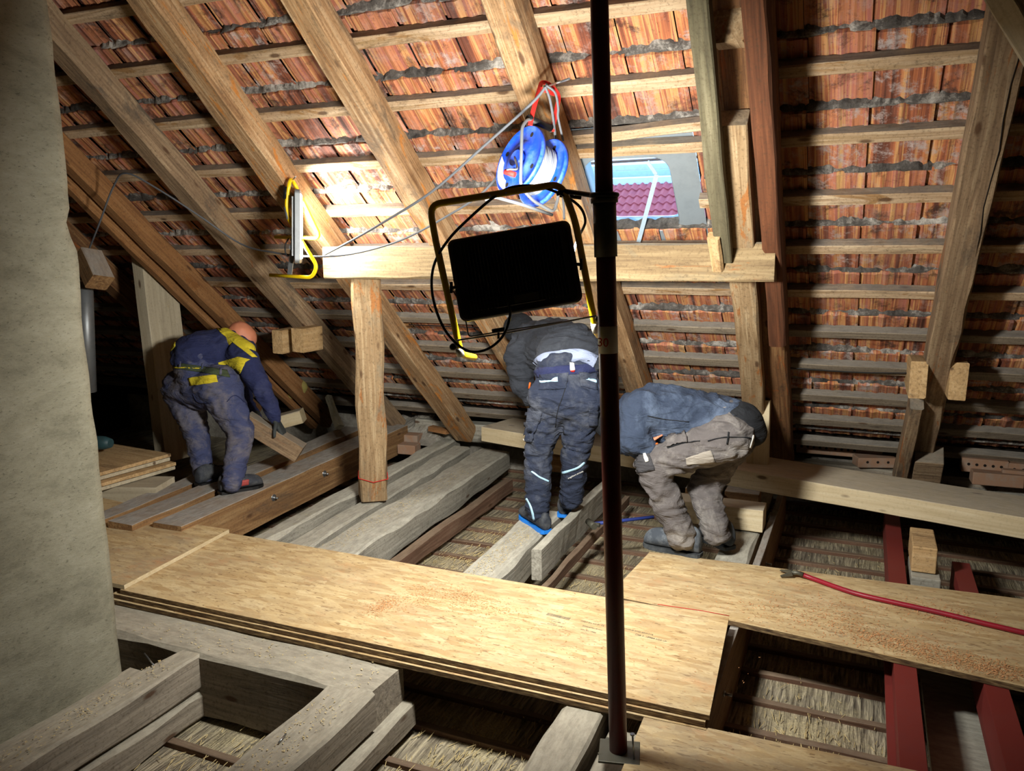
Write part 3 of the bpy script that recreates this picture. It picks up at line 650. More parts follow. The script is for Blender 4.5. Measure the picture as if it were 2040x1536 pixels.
def outside():
    root = empty('neighbouring_house', (-7.5, 18, 0)); tag(root, 'neighbouring house with pinkish red tiled roof seen through the roof window', 'house')
    bm = bmesh.new(); z0 = py(1260, 452, 18).z; pitch = math.radians(36); rowl = .30
    us = [0, .12, .3, .5, .62, .8, .95, 1.0]
    for r in range(6):
        x = -14
        while x < -1:
            for k in range(len(us)-1):
                def pt(u, l, lift): 
                    h = .03*math.cos(2*math.pi*u)+lift; s = rowl*(r+l)
                    return Vector((x+u*.19, 18+s*math.cos(pitch)-h*math.sin(pitch), z0+s*math.sin(pitch)+h*math.cos(pitch)))
                a, b, c, d = pt(us[k], 0, .035), pt(us[k+1], 0, .035), pt(us[k+1], 1.0, 0), pt(us[k], 1.0, 0)
                bm.faces.new([bm.verts.new(v) for v in (a, b, c, d)])
                e, f = pt(us[k], 0, -.03), pt(us[k+1], 0, -.03); bm.faces.new([bm.verts.new(v) for v in (e, f, b, a)])
            x += .19
    link('tiled_roof', mesh_of(bm), M['neigh'], root)
    zt = z0+6*rowl*math.sin(pitch); yt = 18+6*rowl*math.cos(pitch)
    box('house_wall', (-8, 19.2, z0-2.5), (14, 1.9, 4.9), M['outwhite'], root, bev=0)
    box('parapet', (-8, yt+.1, zt+.05), (14, .25, .16), M['outwhite'], root, bev=.01)
    box('parapet', (-8, yt+.4, zt+.26), (14, .25, .13), M['frameblue'], root, bev=.01)
    box('parapet', (-8, yt+.8, zt+.44), (14, .3, .14), M['outwhite'], root, bev=.01)
    tube('overhead_pipe', [(-14, yt+.9, zt+.62), (-8.0, yt+.9, zt+.60), (-2, yt+.9, zt+.66)], .035, M['brickfar'], root)
outside()

# ================================================================== WORK LIGHTS
def area(name, c, n, upv, sx, sy, watts, parent):
    l = D.lights.new(name, 'AREA'); l.shape = 'RECTANGLE'; l.size = sx; l.size_y = sy; l.energy = watts; l.color = (1.0, .985, .92)
    o = D.objects.new(name, l); C.objects.link(o); z = -Vector(n).normalized(); x = Vector(upv).cross(z).normalized(); y = z.cross(x)
    mw = Matrix(((x.x, y.x, z.x, c[0]), (x.y, y.y, z.y, c[1]), (x.z, y.z, z.z, c[2]), (0, 0, 0, 1)))
    o.matrix_world = mw; o.parent = parent; o.matrix_parent_inverse = pm_inv(parent); return o
def housing(root, c, X, Y, N, w, h, d, mat):
    """floodlight body: N is the direction the light shines; fins and frame on the back"""
    mw = Matrix(((X.x, Y.x, -N.x, c.x), (X.y, Y.y, -N.y, c.y), (X.z, Y.z, -N.z, c.z), (0, 0, 0, 1)))
    bm = bmesh.new(); r = .022; poly = []
    for cx, cy, a0 in ((w/2-r, h/2-r, 0), (-w/2+r, h/2-r, 90), (-w/2+r, -h/2+r, 180), (w/2-r, -h/2+r, 270)):
        for k in range(6): a = math.radians(a0+k*18); poly.append((cx+r*math.cos(a), cy+r*math.sin(a)))
    def lp(s, z): return [bm.verts.new((x*s if abs(s-1) > 1e-6 else x, y*s if abs(s-1) > 1e-6 else y, z)) for x, y in poly]
    L = [lp(.97, -d*.5), lp(1, -d*.45), lp(1, d*.05), lp(.97, d*.12), lp(.93, d*.12), lp(.90, d*.02)]
    for A, B in zip(L, L[1:]):
        for k in range(len(poly)): bm.faces.new((A[k], A[(k+1) % len(poly)], B[(k+1) % len(poly)], B[k]))
    bm.faces.new(L[0][::-1]); bm.faces.new(L[-1])
    nf = 30
    for k in range(nf):
        x = -w*.40+w*.80*k/(nf-1); lo = -h*.40; hi = h*.40
        if .30 < (k/(nf-1)) < .72: lo = -h*.27
        box_bm(bm, (x, (lo+hi)/2, d*.20), (.0028, hi-lo, d*.42))
    bmesh.ops.recalc_face_normals(bm, faces=bm.faces)
    o = link('lamp_housing', mesh_of(bm), mat, root, mw)
    bm = bmesh.new(); box_bm(bm, (.0, -h*.345, d*.22), (w*.40, h*.13, d*.36), None, .002); link('driver_box', mesh_of(bm), M['black'], root, mw)
    bm = bmesh.new(); box_bm(bm, (.02, -h*.345, d*.405), (w*.2, h*.09, .001)); link('rating_label', mesh_of(bm), M['sleeve'], root, mw)
    bm = bmesh.new(); box_bm(bm, (0, 0, -d*.52), (w*.9, h*.88, .004), None, .001); g = link('lamp_glass', mesh_of(bm), M['lampglass'], root, mw)
    return mw
def lampA():
    w0 = 2.40; th = math.radians(9.8)
    X = RT*math.cos(th)+UP*math.sin(th); Y = -RT*math.sin(th)+UP*math.cos(th); N = FW.copy()
    c = qf(1026, 540, w0+.02)
    root = empty('work_light', c); tag(root, 'black LED floodlight seen from behind in a yellow tube stand, hung from the steel prop', 'work light')
    housing(root, c, X, Y, N, .375, .25, .055, M['lampback'])
    area('lamp_light', c+N*.036, (N+Vector((0, 0, -.15))), Y, .33, .21, LAMP_A, root)
    q = lambda x, y, dw=0: qf(x, y, w0+dw)
    pts = [q(940, 722, .22), q(917, 704, .02), q(905, 650), q(868, 470), q(860, 410), q(905, 396), q(1000, 380), q(1105, 366), q(1134, 372), q(1142, 420), q(1172, 560), q(1186, 652), q(1180, 672, .22)]
    tube('tube_frame', round_path([q(945, 712, .25), q(918, 706, .07), q(866, 470, .0), q(856, 408, -.02), q(1118, 366, -.02), q(1146, 440, 0), q(1187, 657, .07), q(1192, 668, .25)], .035), .0105, M['yellow'], root, 14)
    for a, b in ((q(914, 692, .066), q(918, 708, .08)), (q(1184, 643, .066), q(1188, 662, .08))):
        bm = bmesh.new(); tube_bm(bm, [a, b], .0122, 14); link('foot_sleeve', mesh_of(bm), M['white'], root)
    for p in (q(903, 691, -.015), q(1193, 636, -.015)):
        bm = bmesh.new(); bmesh.ops.create_icosphere(bm, subdivisions=3, radius=.0115, matrix=Matrix.Translation(p)); link('end_cap', mesh_of(bm), M['black'], root, smooth=True)
    bm = bmesh.new(); tube_bm(bm, [q(910, 678, .01), q(1005, 664, .01), q(1188, 629, .01)], .0028, 8); tube_bm(bm, round_path([q(928, 640), q(934, 671), q(1000, 660), q(1120, 641)], .01), .0022, 8); link('stand_bar', mesh_of(bm), M['galv'], root)
    bm = bmesh.new(); tube_bm(bm, [q(980, 660, -.01), q(1006, 656, -.01)], .007, 12); tube_bm(bm, [q(993, 662, 0), q(993, 675, 0)], .004, 8); link('wing_knob', mesh_of(bm), M['black'], root)
    for x, y in ((903, 573), (1154, 527)):
        s = 1 if x < 1000 else -1
        bm = bmesh.new(); tube_bm(bm, [q(x-2*s, y, 0), q(x+10*s, y-1, 0)], .005, 10); tube_bm(bm, [q(x-4*s, y-11), q(x-4*s, y+11)], .005, 10); link('side_knob', mesh_of(bm), M['black'], root)
    for x, y in ((976, 390), (1008, 384.5)):
        bm = bmesh.new(); tube_bm(bm, [q(x, y, -.026), q(x, y, -.034)], .0038, 10); link('rivet', mesh_of(bm), M['white'], root)
    cab = [q(1012, 600, -.03), q(1016, 630, -.04), q(1000, 672, -.04), q(965, 698, -.03), q(925, 696, -.03), q(885, 655, -.02), q(862, 590, .0), q(864, 530, .02), q(893, 478, -.02), q(940, 430, -.03), q(985, 392, -.025), q(1020, 373, -.02), q(1070, 371, -.02), q(1120, 388, -.02), q(1155, 412, .0), q(1166, 440, .02), q(1158, 462, .05)]
    tube('power_cable', cab, .0042, M['black'], root, 8, 6)
    tube('plug_lead', [q(1158, 462, .05), q(1146, 490, .1), q(1140, 520, .16), q(1135, 560, .3)], .004, M['white'], root, 8, 5)
    # hook round the prop
    hk = pp(1.69); bm = bmesh.new()
    ring = [hk+Vector((.036*math.cos(a), .036*math.sin(a), 0)) for a in [math.radians(150+k*20) for k in range(16)]]
    tube_bm(bm, [q(1108, 386, -.02), q(1125, 381, -.02)]+ring, .0075, 10); tube_bm(bm, [q(1115, 389, .01), q(1158, 394, .01)], .006, 10)
    link('hanging_hook', mesh_of(bm), M['black'], root)
lampA()
def lampB():
    Y0 = 3.72
    q = lambda x, y, dy=0: py(x, y, Y0+dy)
    c = q(591, 452)
    v = (c-CAM); N = Vector((v.y, -v.x, 0)).normalized(); N = (N+Vector((0, 0, -.05))-v.normalized()*.05).normalized()
    X = Vector((0, 0, 1)).cross(-N).normalized(); Y = (-N).cross(X).normalized()
    root = empty('work_light', c); tag(root, 'lit floodlight in a yellow tube stand seen edge-on, hung from a nail in the rafter', 'work light')
    housing(root, c, X, Y, N, .26, .40, .05, M['galv'])
    area('lamp_light', c+N*.034, N, Y, .21, .33, LAMP_B, root)
    tube('tube_frame', round_path([q(538, 548, -.04), q(622, 553, -.04), q(632, 530, -.04), q(576, 440, -.05), q(570, 410, -.05), q(577, 358, -.05), q(583, 358, .05), q(640, 475, .12), q(548, 472, .12)], .05), .0105, M['yellow'], root, 14)
    bm = bmesh.new(); tube_bm(bm, [q(571, 372, -.05), q(569, 396, -.05)], .0155, 14); link('grip', mesh_of(bm), M['black'], root)
    bm = bmesh.new(); tube_bm(bm, [q(569, 412, -.05), q(575, 437, -.05)], .0118, 14); link('tape', mesh_of(bm), M['galv'], root)
    bm = bmesh.new(); mw, L = frame(q(586, 470, -.05), q(577, 548, -.04), (1, 0, 0)); box_bm(bm, (L/2, 0, 0), (L, .006, .03)); bm.transform(mw); link('mounting_bracket', mesh_of(bm), M['galv'], root)
    bm = bmesh.new(); tube_bm(bm, [q(580, 493, -.065), q(580, 493, -.085)], .013, 12); link('wing_knob', mesh_of(bm), M['black'], root)
    tube('power_cable', [q(590, 500, -.03), q(572, 510, -.05), q(568, 490, -.05), q(575, 475, -.03)], .004, M['black'], root, 8, 5)
    n = tube('nail', [q(577, 365, .10), q(589, 352, -.08)], .0035, M['steel'], None); tag(n, 'steel nail in the rafter holding the lit floodlight', 'nail')
lampB()

# ================================================================== CABLE REEL
def reel():
    w0 = 3.32; q = lambda x, y, dw=0: qf(x, y, w0+dw)
    c = q(1060, 333); A = (RT*.77-UP*.26+FW*.58).normalized()
    root = empty('cable_reel', c); tag(root, 'blue plastic cable reel on a steel stand hanging from the rafter by red straps', 'cable reel')
    U = UP-A*UP.dot(A); U.normalize(); V = A.cross(U)
    def disc(cc, r, th, holes, mat, name):
        bm = bmesh.new(); n = 48
        prof_ = [(r*.28, th*.5), (r*.30, th*.9), (r*.52, th*.9), (r*.56, th*.45), (r*.92, th*.45), (r*.96, th*.9), (r, th*.8), (r, -th*.5), (r*.95, -th*.5), (r*.9, -th*.2), (r*.28, -th*.2)]
        rings = [[bm.verts.new(cc+(U*math.cos(2*math.pi*k/n)+V*math.sin(2*math.pi*k/n))*rr-A*hh) for k in range(n)] for rr, hh in prof_]
        for P_, Q_ in zip(rings, rings[1:]+rings[:1]):
            for k in range(n): f = bm.faces.new((P_[k], P_[(k+1) % n], Q_[(k+1) % n], Q_[k])); f.smooth = True
        bmesh.ops.recalc_face_normals(bm, faces=bm.faces)
        o = link(name, mesh_of(bm), mat, root)
        for k in range(holes):
            a = 2*math.pi*(k+.3)/holes; p = cc+(U*math.cos(a)+V*math.sin(a))*r*.75-A*(th*.47); bm = bmesh.new(); tube_bm(bm, [p, p-A*.0015], .010, 14); link('hole', mesh_of(bm), M['hole'], o)
        return o
    R_ = .148; h = .062
    f1 = disc(c-A*h, R_, .014, 4, M['blue'], 'reel_flange'); f2 = disc(c+A*h, R_, .014, 4, M['blue'], 'reel_flange')
    bm = bmesh.new(); tube_bm(bm, [c-A*h, c+A*h], .055, 32); link('drum', mesh_of(bm), M['blue'], root)
    bm = bmesh.new(); path = []
    for k in range(11*24):
        a = 2*math.pi*k/24; lay = k/24/11; rr = .098+.006*math.sin(k*.7)*.3; path.append(c+A*(-h*.80+h*1.6*lay)+(U*math.cos(a)+V*math.sin(a))*rr)
    tube_bm(bm, path, .0058, 6); tube_bm(bm, [c-A*h*.85, c+A*h*.85], .093, 32); link('wound_cable', mesh_of(bm), M['reelcable'], root)
    bm = bmesh.new(); p = c-A*(h+.012); poly = []
    for a in range(100, 175, 12): poly.append((a, .93))
    vs = [bm.verts.new(p+(U*math.cos(math.radians(a))+V*math.sin(math.radians(a)))*R_*rr-A*.002) for a, rr in [(a, .90) for a in range(200, 291, 10)]+[(a, .66) for a in range(275, 214, -12)]]
    bm.faces.new(vs); o = link('paper_label', mesh_of(bm), M['white'], f1); m = o.modifiers.new('s', 'SOLIDIFY'); m.thickness = .001
    bm = bmesh.new(); tube_bm(bm, [c-A*(h+.03), c-A*(h+.002)], .035, 24); link('hub', mesh_of(bm), M['blue'], root)
    tube('crank', [c-A*(h+.03), q(1030, 336, -.13), q(1012, 338, -.14), q(1006, 346, -.13)], .005, M['galv'], root, 8, 4)
    bm = bmesh.new(); tube_bm(bm, [q(1006, 342, -.13), q(1026, 348, -.15)], .011, 12); link('crank_knob', mesh_of(bm), M['redstrap'], root)
    tube('stand_frame', round_path([q(1098, 262, .05), q(1094, 252, .03), q(1052, 236, -.09), q(1040, 252, -.11), q(1037, 372, -.13), q(1062, 400, -.06), q(1103, 423, .05), q(1112, 395, .10), q(1104, 270, .08)], .03), .0068, M['galv'], root, 10)
    tube('stand_foot', round_path([q(966, 398, -.15), q(985, 392, -.15), q(1042, 408, -.10), q(1100, 428, .04)], .02), .0068, M['galv'], root, 10)
    bm = bmesh.new(); tube_bm(bm, [q(1052, 236, -.08), q(1097, 255, .02)], .0155, 16); link('handle_grip', mesh_of(bm), M['black'], root)
    def strap(pts, wd, name='hanging_strap'):
        pts = smooth_path([Vector(p) for p in pts], 5); bm = bmesh.new(); pr = None
        for i, p in enumerate(pts):
            d = (pts[min(i+1, len(pts)-1)]-pts[max(i-1, 0)]).normalized(); s = d.cross(FW).normalized()*wd/2
            a = bm.verts.new(p-s); b = bm.verts.new(p+s)
            if pr: bm.faces.new((pr[0], pr[1], b, a))
            pr = (a, b)
        o = link(name, mesh_of(bm), M['redstrap'], root); m = o.modifiers.new('s', 'SOLIDIFY'); m.thickness = .003
    strap([q(1056, 250, -.09), q(1062, 222, -.06), q(1074, 180, .0), q(1080, 165, .05), q(1096, 170, .06), q(1112, 190, .06), q(1110, 212, .04), q(1100, 262, .03)], .018)
    strap([q(1072, 176, .02), q(1085, 180, .0), q(1104, 188, .03)], .016)
reel()
hk = tube('nail', [rpt(1078, 176, .06), rpt(1134, 157, -.26)], .0045, M['steel'], None); tag(hk, 'long nail sticking out of the rafter above the blue reel', 'nail')
def cable(pts, r, label, mat='cable', sub=6, name='cable', group=None):
    o = tube(name, pts, r, M[mat], None, 8, sub); return tag(o, label, 'cable', group)
cable([rpt(1090, 168, -.18), rpt(1060, 205, -.2), rpt(965, 290, -.25), rpt(860, 382, -.30), rpt(760, 445, -.30), rpt(690, 485, -.28), rpt(645, 508, -.26)], .0062, 'grey cable sagging from the blue reel hook down to the left work light')
cable([rpt(1000, 340, -.30), rpt(960, 385, -.3), rpt(900, 425, -.28), rpt(800, 478, -.26), rpt(700, 506, -.25), rpt(620, 511, -.3), rpt(545, 503, -.25), rpt(480, 486, -.12), rpt(400, 432, -.08), rpt(320, 380, -.06), rpt(252, 345, -.03), rpt(226, 372, -.05), rpt(196, 450, -.2), rpt(168, 520, -.3)], .0055, 'grey cable looping across the rafters from the reel to the chimney')
cable([rpt(1086, 172, -.19), rpt(1096, 200, -.2), rpt(1104, 250, -.2), rpt(1112, 330, -.2), rpt(1122, 400, -.2), rpt(1124, 436, -.2)], .0055, 'grey cable end hanging straight down over the right side of the blue reel', group='cables hanging on the reel hook')
cable([rpt(1088, 170, -.19), rpt(1106, 185, -.19), rpt(1112, 215, -.19), rpt(1112, 235, -.19), rpt(1122, 280, -.2)], .005, 'short loop of grey cable hanging beside the red strap', group='cables hanging on the reel hook')
cable([RP(-.50, -1.23, .12), RP(-.30, -1.235, .115), RP(0, -1.24, .115), RP(.28, -1.22, .115)], .004, 'thin black cable clipped along a low batten right of the crouching worker', 'black')
cable([RP(-2.9, -.95, .12), RP(-2.5, -.945, .115), RP(-2.25, -.95, .115)], .004, 'thin dark cable clipped along a batten right of the wooden post', 'black')

# ================================================================== TOOLS AND LITTER
def crowbar():
    root = empty('crowbar', pz(1700, 1185, -.045)); tag(root, 'long red crowbar with a bare claw lying on the right OSB panel', 'crowbar')
    z = -.032; P_ = [pz(1592, 1142, z+.012), pz(1620, 1153, z), pz(1700, 1181, z), pz(1780, 1200, z), pz(1870, 1220, z), pz(1960, 1242, z), pz(2080, 1270, z)]
    tube('shaft', P_, .0115, M['redbar'], root, 12, 4)
    bm = bmesh.new(); tube_bm(bm, [pz(1600, 1145, z+.01), pz(1588, 1141, z+.014), pz(1577, 1141, z+.012)], [.0112, .0105, .012], 12)
    for s in (-1, 1):
        a = pz(1578, 1141+2*s, z+.012); b = pz(1555, 1142+6*s, z-.002)
        mw, L = frame(a, b); bb = bmesh.new(); r = bmesh.ops.create_cube(bb, size=1); 
        for v in r['verts']: t = v.co.x+.5; v.co = Vector((t*L, v.co.y*(.016-.004*t), v.co.z*(.018-.013*t)))
        bb.transform(mw); me = mesh_of(bb); bm.from_mesh(me)
    link('claw', mesh_of(bm), M['sleeve'], root)
M['redbar'] = paint('red_bar_paint', '8a1426', .4, dirt=.6, dirtcol='3a2a33')
crowbar()
def hammer():
    a = pz(1178, 1044, -.02); b = pz(1302, 1030, -.02); root = empty('hammer', a); tag(root, 'hammer with a blue handle lying between the middle and crouching workers', 'hammer')
    tube('handle', [a, b], .010, M['bluesteel'], root, 10); bm = bmesh.new(); d = Vector((b.y-a.y, a.x-b.x, 0)).normalized()
    tube_bm(bm, [a-d*.045, a+d*.045], .019, 16); tube_bm(bm, [a-Vector((.02, 0, 0)), a+Vector((.05, 0, 0))], .013, 12); link('hammer_head', mesh_of(bm), M['sleeve'], root)
M['bluesteel'] = paint('blue_handle', '2c3e86', .5, dirt=.3)
hammer()
def drill():
    z = .225; c = Vector((-4.62, 3.62, z)); root = empty('power_tool', c); tag(root, 'dark teal power tool lying on the board stack behind the chimney', 'power tool')
    bm = bmesh.new(); tube_bm(bm, [c+Vector((-.16, -.02, .05)), c+Vector((-.03, 0, .055)), c+Vector((.08, .02, .06)), c+Vector((.13, .03, .06))], [.035, .048, .045, .03], 16); link('motor_body', mesh_of(bm), M['teal'], root)
    bm = bmesh.new(); tube_bm(bm, [c+Vector((-.28, -.05, .035)), c+Vector((-.16, -.03, .045))], [.03, .04], 14); link('gear_head', mesh_of(bm), M['black'], root)
    bm = bmesh.new(); tube_bm(bm, [c+Vector((-.10, -.02, .05)), c+Vector((-.12, -.14, .03))], .022, 12); link('side_handle', mesh_of(bm), M['black'], root)
M['teal'] = paint('teal_plastic', '264a50', .5, dirt=.6)
drill()
def chips(name, spots, n, size, z, mat, label):
    bm = bmesh.new()
    for i in range(n):
        cx, cy, sx, sy, wt = spots[i % len(spots)]
        x = cx+(random.gauss(0, sx) if wt else random.uniform(-sx, sx)); y = cy+(random.gauss(0, sy) if wt else random.uniform(-sy, sy))
        if name == 'sawdust' and z < -.03 and not (3.335-.1147*(x+.41)+.02*(x < -.41)*3 < y < 3.94): continue
        if name == 'sawdust' and z > -.03 and not 2.52 < y < 3.22: continue
        s = size*random.uniform(.5, 1.5); a = random.uniform(0, 6.3)
        d = Vector((math.cos(a), math.sin(a), random.uniform(-.2, .4)))*s; e = Vector((-math.sin(a), math.cos(a), random.uniform(-.3, .3)))*s*random.uniform(.25, .5)
        p = Vector((x, y, z+random.uniform(.0005, .003))); vs = [bm.verts.new(p+v) for v in (Vector((0, 0, 0)), d, d*.9+e, e)]; bm.faces.new(vs)
    o = link(name, mesh_of(bm), mat); tag(o, label, 'sawdust', None, 'stuff')
chips('sawdust', [(.15, 3.42, .12, .05, 1), (.25, 3.36, .10, .04, 1), (.42, 3.32, .08, .05, 1), (.55, 3.30, .05, .04, 1), (.38, 3.75, .12, .07, 1), (-.02, 3.55, .1, .1, 1), (-.25, 3.5, .2, .15, 1)], 4500, .006, -.0445, M['chip'], 'orange sawdust scattered over the right-hand OSB panel')
chips('sawdust', [(-1.75, 2.93, .05, .08, 1), (-1.60, 3.02, .06, .04, 1), (-1.85, 2.78, .03, .05, 1), (-1.45, 2.95, .12, .05, 1), (-1.1, 2.8, .3, .15, 1)], 2200, .0055, .0005, M['chip'], 'orange sawdust on the walkway OSB panel')
chips('wood_litter', [(-2.2, 2.38, .58, .10, 0), (-1.66, 1.8, .07, .4, 0), (-2.44, 1.7, .05, .45, 0)], 900, .006, -.066, M['straw'], 'bits of straw and wood on the foreground timbers')
chips('wood_litter', [(-2.59, 4.2, .06, .9, 0), (-1.69, 3.75, .06, .5, 0)], 1800, .006, -.067, M['straw'], 'sawdust lying on the grey joists left of the middle worker')
def straw():
    bm = bmesh.new()
    for i in range(3600):
        x, y = random.choice(((-2.0, 2.0), (-1.25, 2.0), (-1.25, 1.6), (-1.2, 2.3), (-2.05, 4.0), (-2.1, 4.5), (-1.95, 3.6), (-.1, 2.9), (-.05, 2.5), (-1.15, 4.0), (0, 4.4)))
        x += random.gauss(0, .16); y += random.gauss(0, .25); a = random.gauss(1.57, .35); L = random.uniform(.012, .05)
        p = Vector((x, y, ZC+.004+random.random()*.012)); q_ = p+Vector((math.cos(a)*L, math.sin(a)*L, random.uniform(-.004, .012)))
        s = Vector((-math.sin(a), math.cos(a), 0))*.0014; up_ = Vector((0, 0, .0016))
        v = [bm.verts.new(k) for k in (p-s, p+s, q_+s, q_-s, p+up_, q_+up_)]
        bm.faces.new((v[0], v[4], v[5], v[3])); bm.faces.new((v[4], v[1], v[2], v[5]))
    o = link('straw', mesh_of(bm), M['straw']); tag(o, 'loose straw and reed stalks on the ceiling below between the joists', 'straw', None, 'stuff')
straw()
for p, q_, l in (((555/1, 1480), (570, 1462), 'loose nail lying on the broad foreground joist'), ((288, 1302), (306, 1325), 'nail among the debris beside the chimney foot')):
    a = pz(*p, -.06); b = pz(*q_, -.06); o = tube('nail', [a, b], .003, M['steel']); tag(o, l, 'nail')
for (x, y, rx, L, l) in ((-1.30, 3.70, .4, .12, 'wood splinter on the reeds right of the edge plank'),):
    pass

# --- stamps on the walkway panel
def stamps():
    wp = [o for o in D.objects if o.get('label', '').startswith('uppermost OSB')][0]
    a = pz(1091, 1222, 0); b = pz(1135, 1232, 0); d = (b-a).normalized(); e = Vector((-d.y, d.x, 0))
    bm = bmesh.new(); x = 0; L = (b-a).length
    while x < L:
        w_ = random.uniform(.0008, .0032); box_bm(bm, a+d*(x+w_/2)-e*.006+Vector((0, 0, .0003)), (w_, .022, .0004), Euler((0, 0, math.atan2(d.y, d.x))).to_matrix()); x += w_+random.uniform(.0008, .003)
    link('barcode_stamp', mesh_of(bm), M['ink'], wp)
    def line(s, px, py_, size, dd=d):
        p = pz(px, py_, .0004); z = Vector((0, 0, 1)); x_ = dd; y_ = z.cross(x_)
        mw = Matrix(((x_.x, y_.x, 0, p.x), (x_.y, y_.y, 0, p.y), (0, 0, 1, p.z), (0, 0, 0, 1))); text('stamp_line', s, size, mw, M['ink'], wp, .0002)
    line('4 052 083 121', 1112, 1240, .011); line('20220617 1048 1', 1107, 1246, .011)
    line('OSB/3 EN 300 E1 CE', 1180, 1242, .012); line('2500x675x18 mm', 1180, 1251, .012); line('DIN EN 13986', 1172, 1257, .011)
    line('TONGUE AND GROOVE', 1270, 1258, .012); line('OSB 3  18 mm', 1285, 1268, .014); line('TOP SIDE UP', 1310, 1274, .013)
    r = [pz(1310, 1204, .0006), pz(1400, 1217, .0006), pz(1453, 1227, .0006)]
    bm = bmesh.new(); tube_bm(bm, r, .0018, 6); link('chalk_line', mesh_of(bm), M['redink'], wp)
stamps()

# ================================================================== EAVES: masonry, rubble
slab('wall_front', (XL, 6.12, -.6), (XR, 6.4, .10), M['rubble'])
def rubble(name, x0, x1, y0, y1, z0, amp, label):
    bm = bmesh.new(); nx, ny = int((x1-x0)/.025), int((y1-y0)/.025)
    g = []
    for j in range(ny+1):
        row = []
        for i in range(nx+1):
            x = x0+(x1-x0)*i/nx; y = y0+(y1-y0)*j/ny; e = min(1, min(i, nx-i)/8, (j)/14+.0)
            h = (amp*(.45+.55*noise.noise(Vector((x*3.1, y*3, 2))))+.035*abs(noise.noise(Vector((x*12, y*12, 5))))+.02*noise.noise(Vector((x*30, y*30, 1))))*max(e, 0)
            row.append(bm.verts.new((x+.01*noise.noise(Vector((x*40, y*40, 9))), y, z0+h)))
        g.append(row)
    for j in range(ny):
        for i in range(nx): bm.faces.new((g[j][i], g[j][i+1], g[j+1][i+1], g[j+1][i]))
    o = link(name, mesh_of(bm), M['rubble']); tag(o, label, 'rubble', None, 'stuff')
rubble('rubble', -3.95, -3.18, 5.7, 6.4, -.10, .42, 'heap of mortar rubble at the eaves behind the wooden post')
rubble('rubble', -3.15, -1.9, 5.98, 6.4, .0, .26, 'rubble and mortar crumbs along the eaves left of the new beam')
rubble('rubble', -.45, 2.4, 5.62, 6.38, -.10, .22, 'rubble on the wall head right of the crouching worker')
rubble('rubble', -3.36, -3.16, 3.2, 5.8, -.24, .15, 'debris lying between the bolted beam and the narrow grey joist')
BRK = [0]
def brick(c, s, rot, holes, label, mat=None):
    root = box('brick', c, s, mat or M['brick'], None, Euler(rot).to_matrix(), .006); tag(root, label, 'brick', 'loose and bedded bricks at the eaves')
    R_ = Euler(rot).to_matrix()
    for k in range(holes):
        lx = (-.5+(k+.9)/(holes+.8))*s[0]; p = Vector(c)+R_@Vector((lx, -s[1]/2-.0005, s[2]*.08)); n = R_@Vector((0, -1, 0))
        bm = bmesh.new(); tube_bm(bm, [p+n*-.004, p+n*.0012], .009, 10); link('hole', mesh_of(bm), M['hole'], root)
for (px_, py_, Y, w_, h_, hs, rz, l) in ((1622, 889, 6.02, .24, .085, 5, .02, 'perforated brick with five holes, left in the eaves row right of the worker'), (1683, 894, 6.02, .20, .085, 4, .03, 'perforated brick with four holes in the middle of the eaves row'), (1733, 896, 6.02, .16, .09, 0, .02, 'plain end brick right of the perforated ones at the eaves'),
      (1742, 918, 5.90, .26, .07, 3, .35, 'broken reddish brick lying askew by the right rafter foot'), (1960, 925, 5.75, .26, .09, 5, -.02, 'perforated brick with five holes right of the right rafter'), (2035, 934, 5.75, .18, .09, 3, .0, 'perforated brick cut by the right picture edge'),
      (1985, 952, 5.66, .28, .08, 0, .05, 'plain dusty brick under the perforated one at far right'), (2030, 948, 5.7, .2, .09, 0, .0, 'dusty brick at the right edge below its perforated neighbour'),
      (958, 827, 6.15, .17, .09, 3, .0, 'pinkish perforated brick at the eaves left of the new beam'), (990, 829, 6.15, .15, .09, 4, .0, 'pinkish perforated brick right beside it, half behind the new beam'),
      (836, 815, 6.1, .12, .08, 2, .3, 'yellowish brick bit sticking out of the rubble heap'), (820, 872, 5.75, .16, .07, 0, .1, 'orange brick showing in the rubble behind the wooden post'), (815, 893, 5.6, .16, .08, 0, .1, 'lower pinkish brick behind the wooden post')):
    brick(py(px_, py_, Y), (w_, .12, h_), (0, 0, rz), hs, l)
o = beam('wood_piece', py(858, 848, 5.75), py(893, 855, 5.72), .07, .04, M['rafter_tan'], wane=.004); tag(o, 'orange offcut of wood against the grey wall plate', 'offcut')
bm = bmesh.new(); bmesh.ops.create_icosphere(bm, subdivisions=4, radius=.13, matrix=Matrix.Translation(py(585, 768, 5.5)) @ Matrix.Diagonal((1, .5, .8, 1)))
for v in bm.verts: v.co += v.normal*.06*noise.noise(v.co*9)
o = link('insulation', mesh_of(bm), M['insul']); tag(o, 'yellowish lump of insulation behind the tan rafter foot', 'insulation')
o = beam('held_timber', py(498, 822, 4.0), py(608, 888, 4.15), .12, .115, M['rafter_weather'], wane=.006); tag(o, 'grey squared timber the bald worker is setting down', 'timber')
o = beam('offcut', py(545, 830, 4.9), py(600, 815, 5.0), .16, .10, M['new']); tag(o, 'pale timber offcut with dark lump behind the held timber', 'offcut')
o = beam('plaster_stick', py(648, 790, 5.2), py(672, 850, 5.05), .05, .05, M['plaster'], rough=.02, upv=(0, -1, 0)); tag(o, 'plaster-crusted stick standing in the dark behind the wooden post', 'stick')
o = beam('dark_timber', py(152, 505, 3.5), py(176, 560, 3.45), .12, .14, M['joist_brown'], upv=(0, -1, 0)); tag(o, 'brown timber end peeking out right of the chimney', 'timber')
pipe = tube('flue_pipe', [py(168, 560, 3.6), py(176, 780, 3.6)], .05, M['galv']); tag(pipe, 'grey pipe half hidden behind the chimney', 'pipe')
